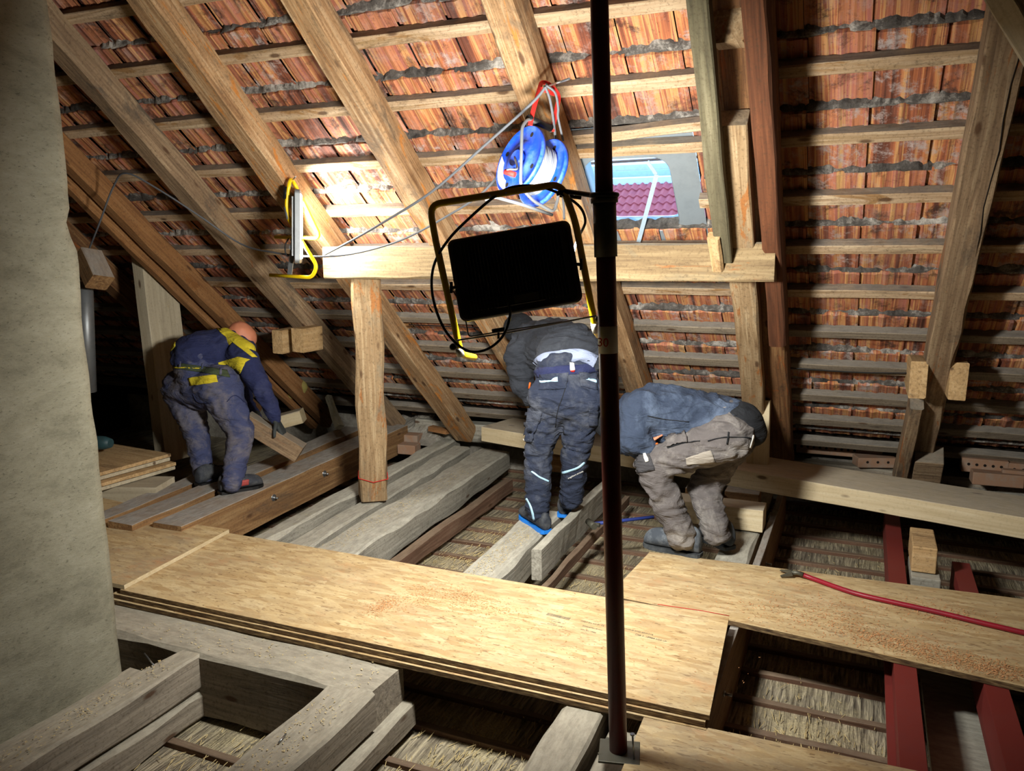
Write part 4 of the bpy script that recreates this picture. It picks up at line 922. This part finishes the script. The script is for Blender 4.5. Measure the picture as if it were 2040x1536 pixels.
for i, (y0, z0) in enumerate(((5.2, .05), (5.2, .15), (5.2, .25))):
    pass

# ================================================================== PEOPLE
def fabric(name, col, dirt='8f8a80', amt=.45, scale=5, dmin=.5, rough=.9, fold=.5):
    s = NT(name); v = s.noise(s.co((1, 1, 1), rnd=False), scale, 9, .75, .4); w = s.noise(s.co((1, 1, 1), rnd=False), 160, 3, .6)
    c = s.mix(s.ramp(v, [(dmin, 0.0), (dmin+.22, amt)]), col, dirt)
    f = s.noise(s.co((1, 1, 2.4), rnd=False), 7, 4, .55, 1.2)
    s.bump(s.math('ADD', s.math('MULTIPLY', f, 1.0), s.math('MULTIPLY', w, .03)), fold, .05)
    return s.fin(c, rough)
M['skin'] = paint('skin', 'c07a5c', .55, dirt=.3, dirtcol='a35a42')
M['navyjk'] = fabric('navy_jacket_cloth', '20264a', '4b4f68', .5)
M['yellowcl'] = fabric('yellow_cloth', 'c7b52a', '8f8230', .4)
M['bluetr'] = fabric('dusty_blue_trousers', '3a4060', '807870', .8, 3.2, .47)
M['belt'] = fabric('olive_belt', '3b4530', '2a3024', .4)
M['charcoal'] = fabric('charcoal_sweater', '292c33', '50545c', .5)
M['undersh'] = fabric('pale_undershirt', '8e98b2', '757d94', .3)
M['navytr'] = fabric('dark_navy_trousers', '232a3c', '62656c', .65, 4.5, .47)
M['refl'] = paint('reflective_strip', 'a9d0e8', .4, dirt=.1)
M['slate'] = fabric('slate_blue_jacket', '2b3547', '66748a', .6, 4, .48)
M['greytr'] = fabric('grey_work_trousers', '575251', '9a958e', .65, 5, .48)
M['darkcl'] = fabric('black_cloth', '15171b', '2a2c30', .4)
M['shoe'] = paint('worn_shoe', '2c3038', .7, dirt=.7, dirtcol='6a6a68', scale=14)
M['shoeblue'] = paint('shoe_sole_blue', '1d78d6', .5, dirt=.2)
M['shoered'] = paint('shoe_red_patch', 'a8403c', .6, dirt=.5)
M['bootgrey'] = paint('dusty_boot', '3a4048', .8, dirt=.8, dirtcol='7f858a', scale=12)
M['bootsole'] = paint('dusty_sole', '2a2d30', .85, dirt=.7, dirtcol='64686a', scale=12)
M['glove'] = paint('dark_glove', '2a2e2e', .8, dirt=.5, dirtcol='4d5150')
M['orange'] = paint('orange_tag', 'd9611c', .6, dirt=.1)

def cap_bm(bm, a, ra, b, rb, seg=2):
    a, b = Vector(a), Vector(b); t = bmesh.new()
    bmesh.ops.create_icosphere(t, subdivisions=seg, radius=ra, matrix=Matrix.Translation(a)); bmesh.ops.create_icosphere(t, subdivisions=seg, radius=rb, matrix=Matrix.Translation(b))
    r = bmesh.ops.convex_hull(t, input=t.verts)
    bmesh.ops.delete(t, geom=[g for g in r['geom_interior'] if isinstance(g, bmesh.types.BMVert)], context='VERTS')
    me = D.meshes.new('c'); t.to_mesh(me); t.free(); bm.from_mesh(me); D.meshes.remove(me)
def blob(name, caps, voxel, mat, parent, smooth=8, fold=0.0, fscale=9, grow=0.0, faxis=(1, 1, 1), taper_seed=0, fac=.6):
    """one continuous skin grown over tapered limb segments"""
    bm = bmesh.new()
    for c in caps: cap_bm(bm, c[0], c[1]+grow, c[2], c[3]+grow)
    me = mesh_of(bm); o = D.objects.new('tmp', me); C.objects.link(o)
    m = o.modifiers.new('r', 'REMESH'); m.mode = 'VOXEL'; m.voxel_size = voxel
    m = o.modifiers.new('s', 'SMOOTH'); m.iterations = smooth; m.factor = fac
    dg = bpy.context.evaluated_depsgraph_get(); dg.update(); out = D.meshes.new_from_object(o.evaluated_get(dg)); D.objects.remove(o)
    if fold:
        nr = [v.normal.copy() for v in out.vertices]
        for v, n in zip(out.vertices, nr):
            p = v.co; q_ = Vector((p.x*faxis[0], p.y*faxis[1], p.z*faxis[2]))*fscale+Vector((taper_seed, 0, 0))
            d = noise.noise(q_+noise.noise_vector(q_*.5)*1.6); r_ = (1-abs(d)*2.2); d2 = noise.noise(q_*2.3)
            v.co = p+n*(fold*(r_*.8-.4)+fold*.35*d2)
    out.materials.clear()
    return link(name, out, mat, parent, smooth=True)
def bvh(o):
    me = o.data; return BVHTree.FromPolygons([v.co.copy() for v in me.vertices], [tuple(p.vertices) for p in me.polygons])
def onto(tree, x, y):
    d = ray(x, y).normalized(); h = tree.ray_cast(CAM, d); return (h[0], h[1]) if h[0] is not None else (None, None)
def patch(name, tree, poly, mat, parent, off=.004, n=12, m=8):
    """cloth piece sewn on: four corners, laid over the garment beneath it"""
    a, b, c, d = [Vector((p[0], p[1], 0)) for p in poly]; bm = bmesh.new(); g = {}
    for j in range(m+1):
        for i in range(n+1):
            u, v = i/n, j/m; p = (a*(1-u)+b*u)*(1-v)+(d*(1-u)+c*u)*v; h, nn = onto(tree, p.x, p.y)
            if h is not None: g[i, j] = bm.verts.new(h+(nn if nn.dot(CAM-h) > 0 else -nn)*off)
    for j in range(m):
        for i in range(n):
            k = [(i, j), (i+1, j), (i+1, j+1), (i, j+1)]
            if all(q_ in g for q_ in k):
                vs = [g[q_] for q_ in k]
                if max((vs[0].co-v.co).length for v in vs) < .12: bm.faces.new(vs)
    if not bm.faces: bm.free(); return None
    bmesh.ops.recalc_face_normals(bm, faces=bm.faces)
    o = link(name, mesh_of(bm), mat, parent, smooth=True); q_ = o.modifiers.new('s', 'SOLIDIFY'); q_.thickness = .003; q_.offset = 0; return o
def strip(name, tree, pts, wpx, mat, parent, off=.004, k=6):
    P_ = smooth_path([Vector((x, y, 0)) for x, y in pts], k); bm = bmesh.new(); pr = None
    for i, p in enumerate(P_):
        d = (P_[min(i+1, len(P_)-1)]-P_[max(i-1, 0)]).normalized(); s = Vector((-d.y, d.x, 0))*wpx/2; vv = []
        for q_ in (p-s, p, p+s):
            h, nn = onto(tree, q_.x, q_.y); vv.append(None if h is None else bm.verts.new(h+(nn if nn.dot(CAM-h) > 0 else -nn)*off))
        if pr and None not in vv and None not in pr and (pr[1].co-vv[1].co).length < .08:
            bm.faces.new((pr[0], pr[1], vv[1], vv[0])); bm.faces.new((pr[1], pr[2], vv[2], vv[1]))
        pr = vv
    if not bm.faces: bm.free(); return None
    o = link(name, mesh_of(bm), mat, parent, smooth=True); q_ = o.modifiers.new('s', 'SOLIDIFY'); q_.thickness = .002; q_.offset = 0; return o
def shoe(root, heel, toe, up_=(0, 0, 1), w=.10, mat='shoe', sole='black', h=.12, side=None, ank=None):
    heel, toe = Vector(heel), Vector(toe); mw, L = frame(heel, toe, up_); bm = bmesh.new(); rings = []
    secs = [(-.04, .55, .09), (.0, .74, h), (.12, .84, h*1.08), (.28, .84, h*1.12), (.40, .84, h*.98), (.52, .90, h*.90), (.66, 1.0, h*.80), (.8, 1.0, h*.76), (.92, .84, h*.66), (.99, .5, h*.48), (1.02, .15, h*.3)]
    for u, ww, hh in secs:
        r = []
        for k in range(14):
            a = 2*math.pi*k/14; yy = math.cos(a)*ww*w/2; zz = .014+(hh-.014)*(.5+.5*math.sin(a)); yy *= 1-.32*max(0, math.sin(a))
            r.append(bm.verts.new((u*L, yy, zz)))
        rings.append(r)
    for A, B in zip(rings, rings[1:]):
        for k in range(14): bm.faces.new((A[k], A[(k+1) % 14], B[(k+1) % 14], B[k])).smooth = True
    bm.faces.new(rings[0]); bm.faces.new(rings[-1]); bmesh.ops.recalc_face_normals(bm, faces=bm.faces)
    o = link('shoe', mesh_of(bm), M[mat], root, mw); md = o.modifiers.new('s', 'SUBSURF'); md.levels = 1; md.render_levels = 1
    bm = bmesh.new(); pts = [(-.05, .22), (-.02, .36), (.1, .42), (.35, .39), (.5, .41), (.7, .49), (.85, .47), (.97, .30), (1.03, .08)]
    poly = [(u*L, v*w*.95) for u, v in pts]+[(u*L, -v*w*.95) for u, v in pts[::-1]]
    lo = [bm.verts.new((x, y, 0)) for x, y in poly]; hi = [bm.verts.new((x*1.0, y*.97, .019)) for x, y in poly]; n = len(poly)
    for k in range(n): bm.faces.new((lo[k], lo[(k+1) % n], hi[(k+1) % n], hi[k]))
    bm.faces.new(lo[::-1]); bm.faces.new(hi); bmesh.ops.recalc_face_normals(bm, faces=bm.faces); link('sole', mesh_of(bm), M[sole], o, mw)
    if side:
        bm = bmesh.new(); box_bm(bm, (L*.5, 0, .055), (L*.3, w*.93, .04), None, .012); link('side_panel', mesh_of(bm), M[side], o, mw)
    if ank is not None:
        bm = bmesh.new(); q_ = mw @ Vector((L*.18, 0, .07)); cap_bm(bm, q_, w*.40, Vector(ank), .052); link('ankle_collar', mesh_of(bm), M[mat], o, None, True)
    bm = bmesh.new()
    for k in range(4): x = L*(.42+.08*k); tube_bm(bm, [(x, -w*.22, h*(.95-.09*k)), (x, 0, h*(1.03-.09*k)), (x, w*.22, h*(.95-.09*k))], .0028, 6)
    link('laces', mesh_of(bm), M['black'], o, mw); return o
def hand_caps(wrist, d, palm_n, s=1.0, curl=.5, spread=1.0, flip=1):
    """palm, four unequal fingers with knuckle bends and a thumb from the side of the palm"""
    w = Vector(wrist); d = Vector(d).normalized(); n = Vector(palm_n); n = (n-d*n.dot(d)).normalized(); sd = d.cross(n)*flip; caps = []
    for k in range(4):
        o_ = (k-1.5)*.0195*s; caps.append((w+sd*o_*.7+d*.01*s, .014*s, w+sd*o_+d*.088*s, .0115*s))
    for k, L in enumerate((.070, .080, .074, .058)):
        p = w+sd*((k-1.5)*.0205*s*spread)+d*.09*s; a = curl*.5; dd = d
        for f, r0, r1 in ((.45, .0095, .0088), (.32, .0088, .008), (.25, .008, .0068)):
            dd = (d*math.cos(a)+n*math.sin(a)+sd*(k-1.5)*.06*spread).normalized(); q_ = p+dd*L*f*s; caps.append((p, r0*s, q_, r1*s)); p = q_; a += curl*.55
    p = w+sd*(-.032*s)+d*.025*s; q_ = p+(d*.6-sd*.75+n*.3).normalized()*.042*s; r_ = q_+(d*.85-sd*.25+n*.45).normalized()*.032*s
    caps += [(w+d*.02*s, .014*s, p, .0125*s), (p, .0125*s, q_, .0105*s), (q_, .0105*s, r_, .0085*s)]
    return caps
def head_caps(c, face, up_, r=.098):
    """skull, brow, nose, jaw, chin and ears in place round the head centre"""
    c = Vector(c); f = Vector(face).normalized(); u = Vector(up_); u = (u-f*u.dot(f)).normalized(); s = f.cross(u)
    caps = [(c+u*.015-f*.02, r*.93, c+u*.02+f*.02, r*.86), (c-u*.03+f*.035, r*.62, c-u*.085+f*.055, r*.42),
            (c+f*.095+u*.01, .012, c+f*.112-u*.022, .015), (c-u*.05+f*.092-s*.014, .010, c-u*.05+f*.092+s*.014, .010), (c-u*.088+f*.075, .02, c-u*.09+f*.07, .02)]
    for k in (-1, 1):
        caps += [(c+s*k*.088-f*.0+u*.018, .011, c+s*k*.089-f*.004-u*.022, .009), (c+s*k*.036+f*.082+u*.028, .013, c+s*k*.02+f*.086+u*.028, .012)]
    return caps, f, u, s

# ---- the bald worker at the left -----------------------------------------
def worker1():
    root = empty('person', pz(430, 985, .05)); tag(root, 'bald person in navy and yellow jacket bending to set down a timber', 'person')
    j = lambda x, y, Y: py(x, y, Y)
    HL, HR = j(365, 775, 3.98), j(438, 772, 3.92); KL, KR = j(392, 868, 3.92), j(480, 860, 3.90); AL, AR = j(408, 955, 3.80), j(462, 962, 3.66)
    W_, CH = j(392, 712, 3.98), j(452, 702, 4.12); SH, EL, WR = j(492, 722, 4.02), j(528, 785, 4.02), j(548, 832, 4.06)
    SL_, ELL, WRL = j(470, 740, 4.35), j(488, 800, 4.40), j(510, 835, 4.40)
    NK, HD = j(468, 680, 4.16), j(480, 672, 4.20)
    HD1 = (WR+Vector((0, 0, -.01)), (WR-EL)+Vector((.03, 0, 0)), Vector((-.45, -.2, -.1))); HD2 = (WRL, Vector((.4, .1, -.8)), Vector((.5, .8, 0)))
    legs = [(HL, .135, KL, .082), (KL, .082, AL, .062), (HR, .145, KR, .086), (KR, .086, AR, .066), (HL, .145, HR, .155), ((HL+HR)/2+Vector((0, 0, .06)), .16, W_, .155)]
    tor = [(W_, .165, CH, .165), (CH, .15, j(478, 700, 4.15), .11)]
    armR = [(j(480, 708, 4.06), .10, SH, .082), (SH, .078, EL, .060), (EL, .060, WR, .042)]; armL = [(SL_, .085, ELL, .060), (ELL, .058, WRL, .042)]
    hc, f, u, s = head_caps(HD, Vector((.55, .35, -.75)), Vector((.75, .2, .55)), .094)
    body = [(a, r*.72, b, q_*.72) for a, r, b, q_ in legs+tor+armR+armL]+[(CH, .07, HD, .062)]+hc+[(AL, .04, AL-Vector((0, 0, .015)), .035), (AR, .04, AR-Vector((0, 0, .015)), .035)]
    body += hand_caps(*HD1, .86, .55)+hand_caps(*HD2, .82, .6, flip=-1)
    b = blob('body', body, .009, M['skin'], root, 4)
    tr = blob('trousers', legs, .011, M['bluetr'], root, 5, .012, 8, 0, (1, 1, 2.2), 3)
    jk = blob('jacket', tor+armR+armL, .011, M['navyjk'], root, 5, .011, 7, .004, (1.4, 1.4, 1.4), 9)
    T1, T2 = bvh(tr), bvh(jk)
    col = blob('collar', [(j(448, 668, 4.10), .055, j(492, 698, 4.05), .06)], .01, M['yellowcl'], jk, 4)
    patch('shoulder_panel', T2, [(428, 655), (452, 655), (512, 712), (502, 712)], M['yellowcl'], jk)
    patch('side_panel', T2, [(434, 722), (474, 711), (498, 716), (440, 750)], M['yellowcl'], jk)
    patch('side_panel', T2, [(438, 738), (490, 720), (476, 752), (448, 762)], M['yellowcl'], jk)
    patch('side_panel', T2, [(322, 706), (350, 680), (350, 690), (324, 720)], M['yellowcl'], jk)
    for T_, par in ((T1, tr),):
        patch('pocket_flap', T_, [(375, 753), (431, 746), (434, 761), (380, 769)], M['yellowcl'], par)
        bl = patch('belt', T_, [(326, 718), (452, 738), (458, 752), (326, 730)], M['belt'], par, .006, 24, 4)
        for x, y in ((360, 724), (404, 728), (440, 740)): strip('belt_loop', T_, [(x, y-5), (x-1, y+9)], 5, M['bluetr'], par, .009)
        strip('belt_piping', T_, [(330, 731), (352, 733), (400, 734)], 2.2, M['yellowcl'], par, .007)
        strip('pocket_seam', T_, [(452, 800), (470, 788), (500, 815)], 1.6, M['navyjk'], par)
        strip('pocket_seam', T_, [(385, 785), (395, 800), (420, 803)], 1.4, M['navyjk'], par)
        pass
    gl = blob('glove', hand_caps(*HD1, 1.15, .55)+[(WR+Vector((-.01, 0, .03)), .036, WR, .034)], .0042, M['glove'], root, 2)
    gl = blob('glove', hand_caps(*HD2, 1.08, .6, flip=-1)+[(WRL+Vector((0, 0, .03)), .036, WRL, .034)], .005, M['glove'], root, 2)
    z = .05
    shoe(root, pz(440, 984, z), pz(518, 970, z)+Vector((.0, .02, 0)), w=.105, mat='shoe', side='shoered', ank=AR)
    shoe(root, pz(396, 968, z), pz(428, 955, z)+Vector((.04, .10, 0)), w=.105, mat='shoe', ank=AL)
worker1()

# ---- the worker in the middle --------------------------------------------
def worker2():
    root = empty('person', pz(1080, 1045, -.07)); tag(root, 'person in charcoal sweater, dark cap and dark navy trousers, bending away in the middle', 'person')
    j = lambda x, y, Y: py(x, y, Y)
    HL, HR = j(1095, 792, 4.12), j(1164, 790, 4.15); KL, KR = j(1072, 905, 4.14), j(1147, 900, 4.2); AL, AR = j(1071, 1015, 4.12), j(1138, 992, 4.28)
    W_, CH = j(1128, 722, 4.18), j(1098, 692, 4.52); SH, EL, WR = j(1035, 708, 4.50), j(1040, 765, 4.48), j(1085, 830, 4.55)
    SR, ER, WRR = j(1150, 690, 4.60), j(1165, 760, 4.70), j(1150, 850, 4.75)
    HD = j(1038, 662, 4.66)
    legs = [(HL, .118, KL, .082), (KL, .083, AL, .072), (HR, .118, KR, .083), (KR, .084, AR, .070), (HL, .128, HR, .128), ((HL+HR)/2, .15, W_, .155), (W_+Vector((-.06, 0, 0)), .12, W_+Vector((.08, 0, -.02)), .12)]
    tor = [(W_+Vector((-.05, .03, .01)), .135, W_+Vector((.07, .03, 0)), .135), (W_+Vector((0, .05, .02)), .155, CH, .175), (CH, .17, j(1060, 680, 4.56), .13)]
    arms = [(j(1060, 690, 4.52), .115, SH, .10), (SH, .095, EL, .072), (EL, .07, WR, .045), (SR, .10, ER, .07), (ER, .066, WRR, .045)]
    hc, f, u, s = head_caps(HD, Vector((-.35, .7, -.6)), Vector((-.3, .5, .7)), .094)
    body = [(a, r*.72, b, q_*.72) for a, r, b, q_ in legs[:5]+tor[2:]+arms+[(W_+Vector((0, 0, -.04)), .13, CH, .15), ((HL+HR)/2, .14, W_, .13)]]+[(CH, .07, HD, .06)]+hc+[(AL, .04, AL-Vector((0, 0, .015)), .035), (AR, .04, AR-Vector((0, 0, .015)), .035)]
    body += hand_caps(WR, Vector((.2, .3, -.8)), Vector((0, -1, 0)), .9, .5)+hand_caps(WRR, Vector((.1, .2, -.9)), Vector((0, -1, 0)), .9, .5, flip=-1)
    blob('body', body, .009, M['skin'], root, 4)
    blob('cap', [(HD+Vector((-.01, -.01, .025)), .104, HD+Vector((-.03, .04, .03)), .098), (HD+f*.08+u*.045, .03, HD+f*.14+u*.05, .02)], .009, M['darkcl'], root, 4)
    US = 1
    tr = blob('trousers', legs[:5]+[((HL+HR)/2, .145, W_+Vector((0, -.01, -.055)), .15), (W_+Vector((-.07, 0, -.06)), .115, W_+Vector((.075, 0, -.06)), .115)], .010, M['navytr'], root, 4, .014, 8, 0, (1, 1, 2.3), 21)
    jk = blob('sweater', [(a, r, b, q_) for a, r, b, q_ in [(W_+Vector((-.060, .055, .030)), .137, W_+Vector((.075, .055, .020)), .137), (W_+Vector((0, .12, .06)), .155, CH, .18), tor[2]]+arms], .011, M['charcoal'], root, 4, .016, 7, .002, (1.0, 1.0, 3.0), 5)
    T = bvh(tr)
    strip('undershirt_band', bvh(jk), [(1071, 729), (1082, 718), (1105, 711), (1135, 708), (1165, 710), (1187, 720)], 24, M['undersh'], jk, .006)
    patch('waistband', T, [(1066, 733), (1190, 724), (1192, 741), (1064, 754)], M['navyjk'], tr, .005, 24, 4)
    patch('brand_label', T, [(1135, 725), (1144, 725), (1144, 737), (1135, 737)], M['white'], tr, .011, 4, 4); patch('brand_label', T, [(1135, 737), (1144, 737), (1142, 742), (1137, 742)], M['redink'], tr, .011, 3, 3)
    for p in ([(1077, 746), (1133, 742), (1128, 774), (1074, 778)], [(1152, 742), (1188, 744), (1188, 776), (1156, 770)]): patch('back_pocket', T, p, M['navytr'], tr, .009, 12, 8)
    strip('reflective_strip', T, [(1077, 762), (1095, 759), (1112, 756)], 5, M['refl'], tr, .013); strip('reflective_strip', T, [(1168, 758), (1187, 761)], 5, M['refl'], tr, .013)
    patch('cargo_pocket', T, [(1045, 812), (1082, 818), (1062, 880), (1040, 878)], M['navytr'], tr, .016, 10, 12)
    patch('cargo_pocket', T, [(1172, 800), (1190, 806), (1188, 848), (1172, 846)], M['navytr'], tr, .012, 8, 10)
    strip('reflective_strip', T, [(1059, 939), (1075, 950), (1093, 959)], 3.5, M['refl'], tr, .004)
    strip('reflective_strip', T, [(1115, 950), (1122, 942), (1150, 932), (1164, 921)], 4.5, M['refl'], tr, .004)
    strip('reflective_strip', T, [(1049, 993), (1058, 1010), (1064, 1035)], 4, M['refl'], tr, .004)
    strip('centre_seam', T, [(1131, 745), (1126, 775), (1112, 815), (1106, 850)], 1.6, M['darkcl'], tr, .003)
    h, nn = onto(T, 1146, 944)
    if h:
        d = (onto(T, 1160, 937)[0] or h)-h; z_ = nn.normalized(); x_ = (d-z_*d.dot(z_)).normalized() if d.length > .001 else RT; y_ = z_.cross(x_)
        mw = Matrix(((x_.x, y_.x, z_.x, h.x+z_.x*.012), (x_.y, y_.y, z_.y, h.y+z_.y*.012), (x_.z, y_.z, z_.z, h.z+z_.z*.012), (0, 0, 0, 1))); text('trouser_lettering', 'engelbert strauss', .014, mw, M['white'], tr)
    h, nn = onto(T, 1050, 875)
    if h:
        z_ = nn.normalized(); x_ = (RT-z_*RT.dot(z_)).normalized(); y_ = z_.cross(x_); mw = Matrix(((x_.x, y_.x, z_.x, h.x+z_.x*.02), (x_.y, y_.y, z_.y, h.y+z_.y*.02), (x_.z, y_.z, z_.z, h.z+z_.z*.02), (0, 0, 0, 1))); text('pocket_lettering', 'e.s.', .018, mw, M['white'], tr)
    tube('orange_tag', [j(1056, 762, 4.38), j(1054, 774, 4.38)], .006, M['orange'], root, 8)
    shoe(root, pz(1088, 1062, -.07), pz(1040, 1040, -.07)+Vector((-.04, .10, 0)), w=.105, mat='shoe', sole='shoeblue', ank=AL)
    shoe(root, pz(1122, 1030, -.07), pz(1120, 1012, -.07)+Vector((-.0, .12, 0)), w=.105, mat='shoe', sole='shoeblue', ank=AR)
worker2()

# ---- the crouching worker at the right -----------------------------------
def worker3():
    root = empty('person', pz(1370, 1100, -.045)); tag(root, 'person in dusty slate-blue jacket and grey trousers crouching beside the steel prop, head hidden', 'person')
    j = lambda x, y, Y: py(x, y, Y)
    HN, HF = j(1452, 872, 4.02), j(1458, 862, 4.25); KN, KF = j(1296, 925, 3.95), j(1402, 975, 4.22); AN, AF = j(1358, 1068, 3.98), j(1428, 1062, 4.08)
    W_, CH = j(1420, 842, 4.12), j(1305, 822, 4.10); SH, EL, WR = j(1272, 822, 3.98), j(1262, 878, 3.92), j(1290, 890, 3.94)
    SF, EF, WF_ = j(1255, 815, 4.30), j(1238, 880, 4.30), j(1280, 905, 4.20); HD = j(1226, 848, 4.22)
    legs = [(HN, .128, KN, .086), (KN, .088, AN, .078), (HF, .125, KF, .085), (KF, .085, AF, .072), (HN, .128, HF, .135), ((HN+HF)/2, .14, W_+Vector((.06, 0, 0)), .135)]
    tor = [(W_+Vector((.09, 0, .0)), .135, W_, .15), (W_, .150, CH, .160), (CH, .155, j(1275, 825, 4.12), .13)]
    arms = [(j(1285, 818, 4.02), .12, SH, .095), (SH, .090, EL, .074), (EL, .070, WR, .048), (SF, .09, EF, .066), (EF, .062, WF_, .045)]
    hc, f, u, s = head_caps(HD, Vector((-.3, .1, -.95)), Vector((-.9, 0, .3)), .092)
    body = [(a, r*.72, b, q_*.72) for a, r, b, q_ in legs+tor+arms]+[(CH, .07, HD, .06)]+hc+[(AN, .04, AN-Vector((0, 0, .015)), .035), (AF, .04, AF-Vector((0, 0, .015)), .035)]
    body += hand_caps(WR+Vector((0, .02, 0)), Vector((.35, .75, .55)), Vector((.7, 0, -.5)), .85, .8)+hand_caps(WF_, Vector((.8, -.1, .2)), Vector((0, 1, -.2)), .9, .6, flip=-1)
    blob('body', body, .008, M['skin'], root, 3)
    blob('cap', [(HD+Vector((0, 0, .0)), .104, HD+Vector((-.03, .0, .02)), .10)], .009, M['darkcl'], root, 4)
    tr = blob('trousers', legs, .010, M['greytr'], root, 4, .017, 8, 0, (1, 1, 2.2), 31)
    jk = blob('jacket', tor+arms, .011, M['slate'], root, 5, .014, 7, .004, (1.8, 1, 1.4), 15)
    bt = blob('shirt_tail', [(W_+Vector((.14, -.02, .01)), .12, j(1500, 862, 4.12), .075)], .010, M['darkcl'], root, 5)
    T, T2 = bvh(tr), bvh(jk)
    strip('waist_seam', T, [(1410, 878), (1450, 870), (1495, 873)], 2, M['darkcl'], tr)
    patch('side_pocket', T, [(1366, 912), (1416, 896), (1426, 922), (1368, 926)], M['greypatch'], tr, .006, 12, 6)
    patch('cargo_pocket', T, [(1326, 868), (1366, 858), (1372, 880), (1330, 892)], M['greytr'], tr, .016, 12, 6)
    strip('pocket_seam', T, [(1330, 893), (1365, 882), (1395, 878)], 1.8, M['darkcl'], tr, .005)
    strip('belt_loop', T, [(1452, 862), (1448, 884)], 3, M['darkcl'], tr, .006); strip('belt_loop', T, [(1500, 868), (1493, 892)], 3, M['white'], tr, .006)
    patch('knee_patch', T, [(1262, 905), (1292, 898), (1305, 935), (1262, 945)], M['greydark'], tr, .006, 10, 8)
    h, nn = onto(T, 1284, 908); strip('white_lettering', T, [(1280, 897), (1290, 919)], 6, M['white'], tr, .014)
    patch('orange_label', T, [(1304, 880), (1310, 879), (1311, 886), (1305, 887)], M['orange'], tr, .005, 3, 3)
    strip('jacket_hem', T2, [(1390, 868), (1430, 850), (1470, 826), (1500, 822)], 3, M['darkcl'], jk, .004)
    strip('side_seam', T2, [(1290, 828), (1330, 836), (1372, 840)], 1.5, M['darkcl'], jk, .003)
    z = -.045
    shoe(root, pz(1392, 1108, z), pz(1282, 1090, z)+Vector((0, .03, 0)), w=.115, mat='bootgrey', sole='bootsole', h=.15, ank=AN)
    shoe(root, pz(1452, 1100, z)+Vector((0, .04, 0)), pz(1390, 1082, z)+Vector((0, .1, 0)), w=.115, mat='bootgrey', sole='bootsole', h=.15, ank=AF)
M['greypatch'] = fabric('pale_pocket_cloth', '8d867c', '6a655e', .5); M['greydark'] = fabric('dark_knee_cloth', '3b3a3d', '6c6d70', .5)
worker3()
